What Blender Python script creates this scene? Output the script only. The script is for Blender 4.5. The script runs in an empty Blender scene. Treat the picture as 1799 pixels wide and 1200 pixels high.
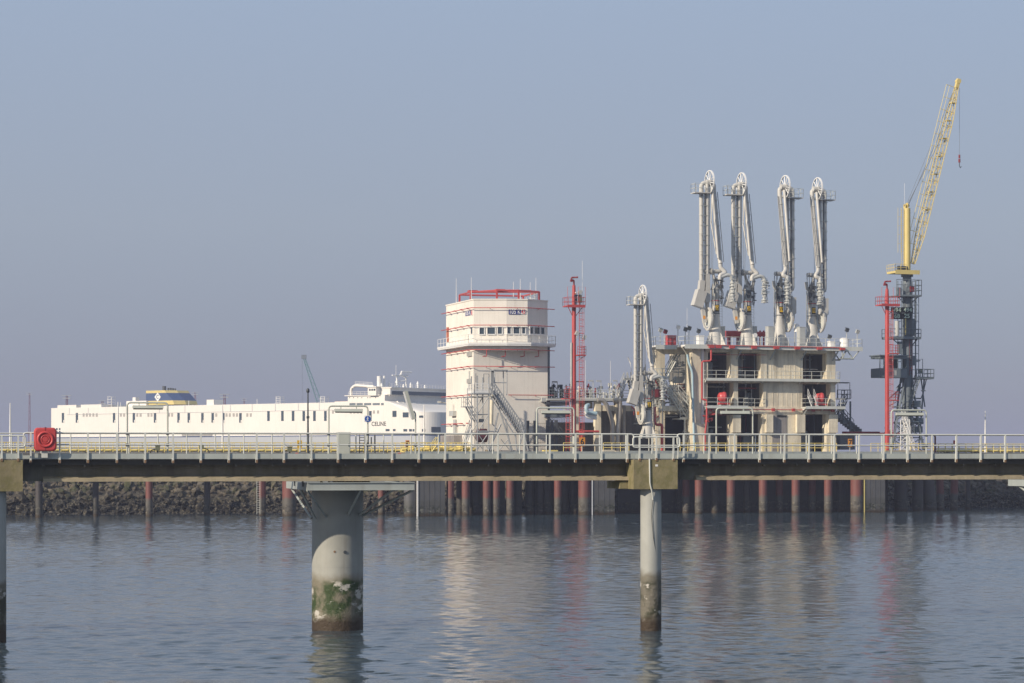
import bpy, math, random
from mathutils import Vector, Matrix
random.seed(7)
R = math.radians
SC = bpy.context.scene
COL = SC.collection

# ------------------------------------------------------------------ camera
FPX, HZ, EYE, CX = 4000.0, 800.0, 7.9, 899.5      # focal length in photo pixels, horizon row, eye height, centre column
cam = bpy.data.cameras.new('camera'); cam_o = bpy.data.objects.new('camera', cam); COL.objects.link(cam_o)
cam.sensor_width = 36; cam.sensor_fit = 'HORIZONTAL'; cam.lens = 36 * FPX / 1799
cam.shift_y = (HZ - 600) / 1799; cam.clip_start = 1; cam.clip_end = 30000
cam_o.location = (0, 0, EYE); cam_o.rotation_euler = (R(90), 0, 0)
SC.camera = cam_o

# ------------------------------------------------------------------ sky, sun, exposure
SUN_AZ, SUN_EL = 51.0, 26.0        # degrees left of the direction towards the camera
sd = Vector((-math.sin(R(SUN_AZ)) * math.cos(R(SUN_EL)), -math.cos(R(SUN_AZ)) * math.cos(R(SUN_EL)), math.sin(R(SUN_EL))))
W = bpy.data.worlds.new('World'); SC.world = W; W.use_nodes = True
nt = W.node_tree; nt.nodes.clear()
sky = nt.nodes.new('ShaderNodeTexSky'); sky.sky_type = 'NISHITA'; sky.sun_disc = False
sky.sun_elevation = R(SUN_EL); sky.sun_rotation = math.atan2(sd.x, sd.y)
sky.air_density = 1.0; sky.dust_density = 0.5; sky.ozone_density = 4.0
bg = nt.nodes.new('ShaderNodeBackground'); bg.inputs['Strength'].default_value = 0.13
wo = nt.nodes.new('ShaderNodeOutputWorld')
hz = nt.nodes.new('ShaderNodeMix'); hz.data_type = 'RGBA'; hz.inputs[0].default_value = .88      # hazy air over the clear sky, thicker towards the horizon, alike in every direction
tcw = nt.nodes.new('ShaderNodeTexCoord'); sxw = nt.nodes.new('ShaderNodeSeparateXYZ'); nt.links.new(tcw.outputs['Generated'], sxw.inputs[0])
hr = nt.nodes.new('ShaderNodeValToRGB'); he = hr.color_ramp.elements; he.new(.1); he.new(.2)
for q, (p, c) in zip(he, ((0, (.180, .187, .258)), (.10, (.266, .294, .354)), (.20, (.280, .338, .436)), (1.0, (.262, .335, .460)))): q.position = p; q.color = (*c, 1)
nt.links.new(sxw.outputs['Z'], hr.inputs['Fac'])
ten = nt.nodes.new('ShaderNodeVectorMath'); ten.operation = 'SCALE'; ten.inputs['Scale'].default_value = 10.0; nt.links.new(hr.outputs['Color'], ten.inputs[0])
nt.links.new(sky.outputs['Color'], hz.inputs[6]); nt.links.new(ten.outputs['Vector'], hz.inputs[7])
nt.links.new(hz.outputs[2], bg.inputs['Color']); nt.links.new(bg.outputs['Background'], wo.inputs['Surface'])
sl = bpy.data.lights.new('sun', 'SUN'); sl.energy = 5.0; sl.angle = R(0.6); sl.color = (1.0, 0.87, 0.70)
so = bpy.data.objects.new('sun', sl); COL.objects.link(so); so.location = (-60, -40, 120)
so.rotation_euler = sd.to_track_quat('Z', 'Y').to_euler()
SC.view_settings.view_transform = 'Standard'; SC.view_settings.look = 'None'
SC.view_settings.exposure = 0.0; SC.view_settings.gamma = 1.0

# ------------------------------------------------------------------ materials
MATS = {}
def ramp(nt, fac, stops):
    r = nt.nodes.new('ShaderNodeValToRGB'); e = r.color_ramp.elements
    while len(e) < len(stops): e.new(0.5)
    for k, (p, c) in enumerate(stops):
        e[k].position = p; e[k].color = (c[0], c[1], c[2], 1) if hasattr(c, '__len__') else (c, c, c, 1)
    nt.links.new(fac, r.inputs['Fac']); return r.outputs['Color']
def mixc(nt, fac, a, b, mode='MIX'):
    m = nt.nodes.new('ShaderNodeMix'); m.data_type = 'RGBA'; m.blend_type = mode
    for sock, v in ((m.inputs[0], fac), (m.inputs[6], a), (m.inputs[7], b)):
        if isinstance(v, (int, float)): sock.default_value = v
        elif hasattr(v, '__len__'): sock.default_value = (v[0], v[1], v[2], 1)
        else: nt.links.new(v, sock)
    return m.outputs[2]
def noise(nt, vec, scale, detail=4, rough=.6):
    n = nt.nodes.new('ShaderNodeTexNoise'); n.inputs['Scale'].default_value = scale
    n.inputs['Detail'].default_value = detail; n.inputs['Roughness'].default_value = rough
    nt.links.new(vec, n.inputs['Vector']); return n.outputs['Fac']
def scaled(nt, vec, s):
    m = nt.nodes.new('ShaderNodeMapping'); m.inputs['Scale'].default_value = s
    nt.links.new(vec, m.inputs['Vector']); return m.outputs['Vector']
def base(name, rough, metal=0):
    m = bpy.data.materials.new(name); m.use_nodes = True; t = m.node_tree
    b = t.nodes['Principled BSDF']; b.inputs['Roughness'].default_value = rough; b.inputs['Metallic'].default_value = metal
    g = t.nodes.new('ShaderNodeNewGeometry'); MATS[name] = m
    return m, t, b, g
def paint(name, col, rough=.5, var=.12, scale=.7, streak=.12, metal=0, dirt=(.12, .10, .08)):
    """painted or bare surface: faint patchiness, rain streaks running down"""
    m, t, b, g = base(name, rough, metal)
    p = g.outputs['Position']
    n1 = noise(t, p, scale)
    c = mixc(t, ramp(t, n1, [(.3, 0), (.7, 1)]), [x * (1 - var) for x in col], [min(1, x * (1 + var * .6)) for x in col])
    n2 = noise(t, scaled(t, p, (2.5, 2.5, .16)), 1.0, 5)
    mm = t.nodes.new('ShaderNodeMath'); mm.operation = 'MULTIPLY'; mm.inputs[1].default_value = streak
    t.links.new(ramp(t, n2, [(.5, 0), (.75, 1)]), mm.inputs[0])
    c = mixc(t, mm.outputs[0], c, dirt)
    t.links.new(c, b.inputs['Base Color']); return m
def concrete(name, col, stain=.5, sc=1.0, mossy=0, bumpy=.3):
    m, t, b, g = base(name, .9)
    p = g.outputs['Position']
    c = mixc(t, ramp(t, noise(t, p, .5 * sc, 6), [(.3, 0), (.7, 1)]), [x * .78 for x in col], [x * 1.1 for x in col])
    c = mixc(t, ramp(t, noise(t, p, 6 * sc, 5), [(.45, 0), (.8, .35)]), c, [x * .55 for x in col])
    n2 = noise(t, scaled(t, p, (1.3, 1.3, .09)), 1.0, 6, .65)
    mm = t.nodes.new('ShaderNodeMath'); mm.operation = 'MULTIPLY'; mm.inputs[1].default_value = stain
    t.links.new(ramp(t, n2, [(.44, 0), (.68, 1)]), mm.inputs[0])
    c = mixc(t, mm.outputs[0], c, (.085, .075, .06))
    if mossy:
        c = mixc(t, ramp(t, noise(t, p, 2.2, 5), [(.42, 0), (.62, mossy)]), c, (.12, .115, .035))
    bp = t.nodes.new('ShaderNodeBump'); bp.inputs['Strength'].default_value = bumpy; bp.inputs['Distance'].default_value = .03
    t.links.new(noise(t, p, 9, 6), bp.inputs['Height']); t.links.new(bp.outputs['Normal'], b.inputs['Normal'])
    t.links.new(c, b.inputs['Base Color']); return m
def tidal(name, top, z_paint, z_weed, z_dark, weed=(.035, .05, .012), crust=(.36, .32, .25), low=(.045, .028, .012), k=1.0, mid=(.16, .145, .11)):
    """a pile: paint above the tide, bare stained band, weed and barnacles, dark wet foot"""
    m, t, b, g = base(name, .6)
    p = g.outputs['Position']
    sx = t.nodes.new('ShaderNodeSeparateXYZ'); t.links.new(p, sx.inputs[0])
    n = noise(t, p, 1.6 * k, 5)
    ad = t.nodes.new('ShaderNodeMath'); ad.operation = 'MULTIPLY_ADD'; ad.inputs[1].default_value = .9; t.links.new(n, ad.inputs[0]); t.links.new(sx.outputs['Z'], ad.inputs[2])
    z = ad.outputs[0]                                   # height wobbling by about half a metre
    def above(z0, w):
        r = t.nodes.new('ShaderNodeMapRange'); r.inputs['From Min'].default_value = z0 + .45 - w; r.inputs['From Max'].default_value = z0 + .45 + w
        t.links.new(z, r.inputs['Value']); return r.outputs['Result']
    pc = mixc(t, ramp(t, noise(t, p, .8), [(.3, 0), (.7, 1)]), [x * .86 for x in top], [x * 1.06 for x in top])
    pc = mixc(t, ramp(t, noise(t, scaled(t, p, (3, 3, .2)), 1, 5), [(.55, 0), (.8, .35)]), pc, (.12, .09, .06))
    wc = mixc(t, ramp(t, noise(t, p, 1.9 * k, 6), [(.44, 0), (.56, 1)]), mid, weed)
    wc = mixc(t, ramp(t, noise(t, scaled(t, p, (1, 1, 1.7)), 1.5 * k, 7, .68), [(.565, 0), (.60, 1)]), wc, crust)
    c = mixc(t, above(z_dark, .18), low, wc)
    c = mixc(t, above(z_weed, .12), c, mid)
    c = mixc(t, above(z_paint, .2), c, pc)
    t.links.new(c, b.inputs['Base Color'])
    bp = t.nodes.new('ShaderNodeBump'); bp.inputs['Distance'].default_value = .08
    ib = t.nodes.new('ShaderNodeMath'); ib.operation = 'SUBTRACT'; ib.inputs[0].default_value = 1.0; t.links.new(above(z_weed, .3), ib.inputs[1])
    t.links.new(ib.outputs[0], bp.inputs['Strength'])
    t.links.new(noise(t, p, 7 * k, 6, .7), bp.inputs['Height']); t.links.new(bp.outputs['Normal'], b.inputs['Normal'])
    return m
def rockmat(name):
    m, t, b, g = base(name, .9)
    p = g.outputs['Position']; oi = t.nodes.new('ShaderNodeObjectInfo')
    sx = t.nodes.new('ShaderNodeSeparateXYZ'); t.links.new(p, sx.inputs[0])
    c = mixc(t, ramp(t, noise(t, p, .8, 3), [(.35, 0), (.65, 1)]), (.024, .022, .018), (.18, .15, .105))
    c = mixc(t, ramp(t, noise(t, p, 4, 6), [(.4, 0), (.7, .6)]), c, (.10, .09, .075))
    c = mixc(t, ramp(t, noise(t, p, .55, 4), [(.52, 0), (.62, .75)]), c, (.045, .055, .015))
    r = t.nodes.new('ShaderNodeMapRange'); r.inputs['From Min'].default_value = 2.2; r.inputs['From Max'].default_value = 4.2
    ad = t.nodes.new('ShaderNodeMath'); ad.operation = 'MULTIPLY_ADD'; ad.inputs[1].default_value = 1.5; t.links.new(noise(t, p, .7, 4), ad.inputs[0]); t.links.new(sx.outputs['Z'], ad.inputs[2])
    t.links.new(ad.outputs[0], r.inputs['Value'])
    low = mixc(t, ramp(t, noise(t, p, 3.5, 6), [(.5, 0), (.62, 1)]), (.012, .011, .009), (.13, .115, .085))
    c = mixc(t, r.outputs['Result'], low, c)
    t.links.new(c, b.inputs['Base Color'])
    bp = t.nodes.new('ShaderNodeBump'); bp.inputs['Strength'].default_value = .9; bp.inputs['Distance'].default_value = .15
    t.links.new(noise(t, p, 3, 6, .7), bp.inputs['Height']); t.links.new(bp.outputs['Normal'], b.inputs['Normal'])
    return m
def watermat(name):
    m, t, b, g = base(name, .07)
    b.inputs['Base Color'].default_value = (.045, .066, .082, 1); b.inputs['IOR'].default_value = 1.333
    p = g.outputs['Position']
    a1 = noise(t, scaled(t, p, (.55, .8, 1)), 1.0, 3, .55)
    a2 = noise(t, scaled(t, p, (3.2, 4.6, 1)), 1.0, 3, .6)
    a3 = noise(t, scaled(t, p, (.11, .16, 1)), 1.0, 2)
    patch = ramp(t, noise(t, scaled(t, p, (.012, .05, 1)), 1.0, 4), [(.35, .55), (.7, 1.0)])
    def mad(x, k, add=None):
        n = t.nodes.new('ShaderNodeMath'); n.operation = 'MULTIPLY_ADD'; n.inputs[1].default_value = k
        t.links.new(x, n.inputs[0])
        if add is not None: t.links.new(add, n.inputs[2])
        else: n.inputs[2].default_value = 0
        return n.outputs[0]
    h = mad(a1, .022, mad(a2, .016, mad(a3, .03)))
    bp = t.nodes.new('ShaderNodeBump'); bp.inputs['Distance'].default_value = 1.0
    t.links.new(patch, bp.inputs['Strength']); t.links.new(h, bp.inputs['Height']); t.links.new(bp.outputs['Normal'], b.inputs['Normal'])
    return m

paint('cream_wall', (.82, .775, .69), .6, .09, .3, .22, dirt=(.35, .31, .26))
paint('white_paint', (.78, .77, .74), .45, .06, .8, .10)
paint('arm_white', (.53, .515, .475), .45, .08, .8, .16)
paint('hull_white', (.82, .785, .72), .5, .06, .08, .16, dirt=(.40, .33, .26))
paint('hull_grey', (.42, .44, .47), .5, .05, .05, .05)
paint('hull_blue', (.05, .085, .19), .5)
paint('gangway_steel', (.34, .355, .365), .45, .12, .9, .12)
paint('galvanised', (.46, .47, .45), .45, .12, .9, .12)
paint('rail_grey', (.60, .61, .56), .5, .08, .9, .15)
paint('kerb_grey', (.40, .43, .40), .55, .10, .8, .25, dirt=(.20, .15, .10))
paint('steel_platform', (.36, .39, .37), .55, .12, .8, .25)
paint('steel_blue', (.155, .185, .205), .5, .15, .5, .15)
paint('steel_dark', (.07, .08, .09), .5, .2, .8, .1)
paint('lamp_grey', (.48, .50, .44), .5, .08, 1.0, .15)
paint('insulated_pipe', (.42, .39, .35), .38, .12, .8, .15, metal=.5)
paint('rust', (.21, .125, .07), .8, .3, 3.0, .2)
paint('red', (.47, .065, .062), .45, .12, .8, .10)
paint('dark_red', (.22, .025, .03), .5, .2, .8, .1)
paint('buoy_red', (.52, .065, .065), .4, .08, 1.5, .06)
paint('yellow', (.82, .66, .22), .5, .1, .8, .15)
paint('crane_yellow', (.66, .53, .20), .5, .1, .5, .15)
paint('sign_yellow', (.80, .50, .04), .5, .05)
paint('sign_orange', (.75, .30, .03), .5, .05)
paint('sign_blue', (.03, .045, .22), .45, .05)
paint('round_blue', (.02, .09, .38), .45, .05)
paint('ink', (.012, .012, .014), .6, .05)
paint('ink_red', (.6, .03, .05), .6, .05)
paint('door_orange', (.42, .12, .06), .5, .08)
paint('pale_blue', (.38, .52, .58), .5, .1)
paint('navy', (.02, .028, .06), .8, .15, 3)
paint('skin', (.50, .30, .22), .6, .05)
paint('olive', (.16, .17, .11), .7, .1)
paint('sea_green', (.08, .26, .22), .6, .1)
paint('grille', (.40, .38, .35), .7, .1)
paint('maroon', (.14, .03, .035), .5, .15)
paint('land', (.16, .16, .13), .9, .3, .02)
paint('led', (.55, .66, .52), .5, .02)
paint('deck_steel', (.13, .125, .115), .8, .2, .8, .2)
concrete('jetty_concrete', (.80, .72, .555), .42, .6)
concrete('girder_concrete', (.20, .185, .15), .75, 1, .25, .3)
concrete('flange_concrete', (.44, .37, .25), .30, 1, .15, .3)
concrete('cap_concrete', (.27, .23, .125), .30, 1.2, .55, .5)
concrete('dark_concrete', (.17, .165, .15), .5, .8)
concrete('grey_wall', (.30, .28, .27), .4, .6)
tidal('near_pile', (.335, .335, .30), 2.45, 2.25, .55, weed=(.03, .055, .010), crust=(.52, .49, .43), mid=(.19, .17, .12), k=.62)
tidal('thin_pile', (.37, .375, .345), 2.6, 2.2, .55, k=.8, weed=(.055, .055, .03), crust=(.5, .47, .42))
tidal('red_pile', (.175, .062, .053), 2.35, 1.6, .35, weed=(.055, .05, .04), crust=(.20, .17, .125), mid=(.10, .092, .08), k=1.2)
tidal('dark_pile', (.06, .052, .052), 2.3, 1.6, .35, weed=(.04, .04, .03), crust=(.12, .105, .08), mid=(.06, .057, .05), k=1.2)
tidal('panel_pile', (.105, .105, .108), 2.0, 1.3, .35, weed=(.03, .034, .022), crust=(.17, .17, .145), mid=(.085, .085, .08))
rockmat('rock'); watermat('water')
m, t_, b_, g_ = base('glass', .08); b_.inputs['Base Color'].default_value = (.05, .075, .10, 1)
m, t_, b_, g_ = base('clear_glass', .02); b_.inputs['Transmission Weight'].default_value = 1; b_.inputs['IOR'].default_value = 1.08; b_.inputs['Base Color'].default_value = (.9, .95, .95, 1)
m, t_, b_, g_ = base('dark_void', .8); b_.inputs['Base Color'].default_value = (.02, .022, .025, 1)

# ------------------------------------------------------------------ mesh helpers
class MB:
    """collects shapes; coordinates are (u, v, z) of the frame the thing stands in"""
    def __init__(s): s.v = []; s.f = []; s.sm = []
    def add(s, vs, fs, smooth=False):
        n = len(s.v); s.v += [Vector(p) for p in vs]
        s.f += [[i + n for i in f] for f in fs]; s.sm += [smooth] * len(fs); return s
    def box(s, a, b):
        (x0, y0, z0), (x1, y1, z1) = a, b
        x0, x1 = sorted((x0, x1)); y0, y1 = sorted((y0, y1)); z0, z1 = sorted((z0, z1))
        return s.add([(x0, y0, z0), (x1, y0, z0), (x1, y1, z0), (x0, y1, z0), (x0, y0, z1), (x1, y0, z1), (x1, y1, z1), (x0, y1, z1)],
                     [(0, 3, 2, 1), (4, 5, 6, 7), (0, 1, 5, 4), (1, 2, 6, 5), (2, 3, 7, 6), (3, 0, 4, 7)])
    def obox(s, c, size, rot):
        """box centred at c, turned by Euler rot"""
        M = rotm(rot); h = [q / 2 for q in size]; n0 = len(s.v)
        s.box((-h[0], -h[1], -h[2]), (h[0], h[1], h[2]))
        for i in range(n0, len(s.v)): s.v[i] = M @ s.v[i] + Vector(c)
        return s
    def tube(s, pts, r, n=8, closed=False, caps=True):
        pts = [Vector(p) for p in pts]; k = len(pts)
        rs = r if hasattr(r, '__len__') else [r] * k
        rings = []; ref = None
        for i in range(k):
            a = pts[i - 1] if (i > 0 or closed) else pts[i]
            b = pts[(i + 1) % k] if (i < k - 1 or closed) else pts[i]
            t = (b - a)
            t = t.normalized() if t.length > 1e-9 else Vector((0, 0, 1))
            if ref is None:
                ref = Vector((0, 0, 1)) if abs(t.z) < .9 else Vector((1, 0, 0))
            x = ref - t * ref.dot(t)
            if x.length < 1e-4: x = Vector((0, 1, 0)) - t * t.y
            x.normalize(); y = t.cross(x); ref = x
            rings.append([pts[i] + (x * math.cos(2 * math.pi * j / n) + y * math.sin(2 * math.pi * j / n)) * rs[i] for j in range(n)])
        vs = [p for rg in rings for p in rg]; fs = []
        for i in range(k if closed else k - 1):
            for j in range(n):
                fs.append((i * n + j, i * n + (j + 1) % n, ((i + 1) % k) * n + (j + 1) % n, ((i + 1) % k) * n + j))
        s.add(vs, fs, n > 5)
        if caps and not closed:
            s.add(rings[0], [tuple(reversed(range(n)))]); s.add(rings[-1], [tuple(range(n))])
        return s
    def cyl(s, p, r, z0, z1, n=24, r2=None):
        return s.tube([(p[0], p[1], z0), (p[0], p[1], z1)], [r, r if r2 is None else r2], n)
    def prism(s, poly, z0, z1):
        n = len(poly)
        s.add([(x, y, z0) for x, y in poly] + [(x, y, z1) for x, y in poly],
              [tuple(reversed(range(n))), tuple(range(n, 2 * n))] + [(i, (i + 1) % n, n + (i + 1) % n, n + i) for i in range(n)])
        return s
    def profile(s, prof, u0, u1):
        """profile in (v, z) swept along u"""
        n = len(prof)
        return s.add([(u0, v, z) for v, z in prof] + [(u1, v, z) for v, z in prof],
                     [tuple(range(n)), tuple(reversed(range(n, 2 * n)))] + [((i + 1) % n, i, n + i, n + (i + 1) % n) for i in range(n)])
    def wheel(s, c, r, rim=.12, spokes=10, hub=.25, wid=.16, axis='u'):
        """sheave standing in the v-z plane"""
        c = Vector(c); N = 28
        ring = [c + Vector((0, math.cos(2 * math.pi * i / N) * (r - rim / 2), math.sin(2 * math.pi * i / N) * (r - rim / 2))) for i in range(N)]
        vs = []; fs = []
        for i in range(N):
            a = 2 * math.pi * i / N; d = Vector((0, math.cos(a), math.sin(a)))
            for du, rr in ((-wid / 2, r - rim), (-wid / 2, r), (wid / 2, r), (wid / 2, r - rim)):
                vs.append(c + Vector((du, 0, 0)) + d * rr)
        for i in range(N):
            j = (i + 1) % N
            for q in range(4): fs.append((i * 4 + q, i * 4 + (q + 1) % 4, j * 4 + (q + 1) % 4, j * 4 + q))
        s.add(vs, fs)
        for i in range(spokes):
            a = 2 * math.pi * (i + .25) / spokes; d = Vector((0, math.cos(a), math.sin(a)))
            s.tube([c + d * hub * .5, c + d * (r - rim * .6)], .06, 4)
        s.tube([c + Vector((-wid * .9, 0, 0)), c + Vector((wid * .9, 0, 0))], hub, 12)
        return s
    def rail(s, pts, h=1.1, step=1.5, r=.028, mids=1, toe=.12, closed=False):
        """handrail along a list of (u, v, z) points: posts, top rail, mid rails, toe board"""
        pts = [Vector(p) for p in pts]
        segs = list(zip(pts, pts[1:] + ([pts[0]] if closed else [])))
        if not closed: segs = segs[:len(pts) - 1]
        for a, b in segs:
            L = (b - a).length; n = max(1, round(L / step))
            for i in range(n + 1):
                p = a.lerp(b, i / n); s.tube([p, p + Vector((0, 0, h))], r, 5)
            for k in range(mids + 1):
                dz = Vector((0, 0, h * (mids + 1 - k) / (mids + 1))); s.tube([a + dz, b + dz], r, 5)
            if toe:
                d = (b - a).normalized(); nrm = Vector((-d.y, d.x, 0)) * .012
                s.add([a - nrm, a + nrm, b + nrm, b - nrm] + [p + Vector((0, 0, toe)) for p in (a - nrm, a + nrm, b + nrm, b - nrm)],
                      [(0, 3, 2, 1), (4, 5, 6, 7), (0, 1, 5, 4), (1, 2, 6, 5), (2, 3, 7, 6), (3, 0, 4, 7)])
        return s
    def ladder(s, a, b, w=(.45, 0, 0), r=.025, step=.35, cage=0, out=(0, -1, 0)):
        a, b, w, out = Vector(a), Vector(b), Vector(w), Vector(out)
        s.tube([a - w / 2, b - w / 2], r, 5); s.tube([a + w / 2, b + w / 2], r, 5)
        n = int((b - a).length / step)
        for i in range(1, n):
            p = a.lerp(b, i / n); s.tube([p - w / 2, p + w / 2], r * .8, 4)
        if cage:
            m = int((b - a).length / .9)
            for i in range(2, m + 1):
                p = a.lerp(b, i / m); s.tube([p - w / 2, p - w * .75 + out * .4, p + out * .7, p + w * .75 + out * .4, p + w / 2], r, 4)
            for off in (-w * .75 + out * .4, out * .7, w * .75 + out * .4):
                s.tube([a.lerp(b, 2 / max(2, m)) + off, b + off], r * .8, 4)
        return s
    def stair(s, a, b, wv, h=1.0, r=.03, step=.26):
        """flight from a to b, its width the vector wv; treads, stringers, handrails"""
        a, b, wv = Vector(a), Vector(b), Vector(wv); n = max(2, int(abs(b.z - a.z) / step)); up = Vector((0, 0, h))
        d = (b - a); dh = Vector((d.x, d.y, 0)); dh = dh.normalized() if dh.length > 1e-6 else Vector((1, 0, 0))
        for o in (Vector((0, 0, 0)), wv):
            s.tube([a + o, b + o], .09, 4)
            s.tube([a + o + up, b + o + up], r, 5); s.tube([a + o + up * .5, b + o + up * .5], r, 5)
            m = max(2, int(d.length / 1.4))
            for i in range(m + 1):
                p = a.lerp(b, i / m) + o; s.tube([p, p + up], r, 5)
        for i in range(1, n):
            p = a.lerp(b, i / n)
            q = [p - dh * .13, p + dh * .13, p + dh * .13 + wv, p - dh * .13 + wv]
            s.add(q + [x - Vector((0, 0, .04)) for x in q], [(0, 1, 2, 3), (7, 6, 5, 4), (0, 4, 5, 1), (1, 5, 6, 2), (2, 6, 7, 3), (3, 7, 4, 0)])
        return s
def rotm(e):
    from mathutils import Euler
    return Euler(e).to_matrix()
def rounded(pts, rad, seg=4):
    """polyline with its corners rounded"""
    pts = [Vector(p) for p in pts]; out = [pts[0]]
    for i in range(1, len(pts) - 1):
        a, p, b = pts[i - 1], pts[i], pts[i + 1]
        r = min(rad, (a - p).length * .49, (b - p).length * .49)
        s0 = p + (a - p).normalized() * r; s1 = p + (b - p).normalized() * r
        for k in range(seg + 1):
            t = k / seg; out.append(s0 * (1 - t) ** 2 + p * 2 * t * (1 - t) + s1 * t * t)
    return out + [pts[-1]]

class Frame:
    """a straight run of the place: origin on the ground plan and heading; u along, v away, z up"""
    def __init__(s, ox, oy, ang): s.o = (ox, oy); s.a = R(ang); s.c = math.cos(s.a); s.s = math.sin(s.a)
    def w(s, u, v, z=0): return Vector((s.o[0] + u * s.c - v * s.s, s.o[1] + u * s.s + v * s.c, z))
    def px(s, x, y, v=0):
        """where the photo's pixel (x, y) meets the upright plane v"""
        k = (x - CX) / FPX
        u = (k * (s.o[1] + v * s.c) - s.o[0] + v * s.s) / (s.c - k * s.s)
        Y = s.o[1] + u * s.s + v * s.c
        return (u, v, EYE + (HZ - y) * Y / FPX)
    def u(s, x, v=0): return s.px(x, 0, v)[0]
    def z(s, x, y, v=0): return s.px(x, y, v)[2]
WORLD = Frame(0, 0, 0)

class Thing:
    """an Empty at the thing's base; part() hangs meshes on it"""
    def __init__(s, name, label, cat, frame, org, group=None, kind=None):
        s.fr = frame; s.org = Vector(org)
        o = bpy.data.objects.new(name, None); COL.objects.link(o); s.o = o
        o.empty_display_size = .5
        o.location = frame.w(*org); o.rotation_euler = (0, 0, frame.a)
        if kind: o['kind'] = kind
        if label: o['label'] = label
        if cat: o['category'] = cat
        if group: o['group'] = group
    def part(s, name, mb, mat, parent=None, label=None, kind=None):
        o = mesh_obj(name, mb, mat, s.org); o.parent = parent or s.o
        if label: o['label'] = label
        if kind: o['kind'] = kind
        return o
    def text(s, name, body, size, at, mat, normal='front', parent=None, ang=0, squash=1.0, fit=None):
        """flat lettering standing upright at (u, v, z), turned by ang about the vertical"""
        me = text_mesh(body, size)
        if fit: xs = [q.co.x for q in me.vertices]; squash = fit / (max(xs) - min(xs))
        M = Matrix.Translation(Vector(at) - s.org) @ Matrix.Rotation(ang, 4, 'Z') @ Matrix.Rotation(R(90), 4, 'X') @ Matrix.Scale(squash, 4, (1, 0, 0))
        me.transform(M); me.materials.append(MATS[mat])
        o = bpy.data.objects.new(name, me); COL.objects.link(o); o.parent = parent or s.o; return o
def mesh_obj(name, mb, mat, org=(0, 0, 0)):
    org = Vector(org); me = bpy.data.meshes.new(name)
    me.from_pydata([tuple(p - org) for p in mb.v], [], mb.f)
    me.polygons.foreach_set('use_smooth', mb.sm)
    me.materials.append(MATS[mat]); me.validate(); me.update()
    o = bpy.data.objects.new(name, me); COL.objects.link(o); return o
def text_mesh(body, size):
    cu = bpy.data.curves.new('lettering', 'FONT'); cu.body = body; cu.size = size; cu.align_x = 'CENTER'; cu.align_y = 'CENTER'; cu.extrude = .006; cu.offset = .014 * size
    ob = bpy.data.objects.new('lettering', cu); COL.objects.link(ob)
    dg = bpy.context.evaluated_depsgraph_get(); me = bpy.data.meshes.new_from_object(ob.evaluated_get(dg))
    bpy.data.objects.remove(ob); bpy.data.curves.remove(cu); return me
def tag(o, label, cat, group=None, kind=None):
    if label: o['label'] = label
    if cat: o['category'] = cat
    if group: o['group'] = group
    if kind: o['kind'] = kind
    return o
def copy_tree(o, parent=None):
    c = o.copy(); COL.objects.link(c)
    if parent: c.parent = parent
    for ch in o.children: copy_tree(ch, c)
    return c

B = Frame(0, 101.5, 13)        # footbridge in front
T = Frame(35.3, 313, 18)       # the terminal: jetty, control building, trestle
S = Frame((90 - CX) / FPX * 900, 900, -38)    # the ship: stern far left, bow nearer on the right
ZP = 8.3                       # deck level of jetty and trestle

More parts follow.
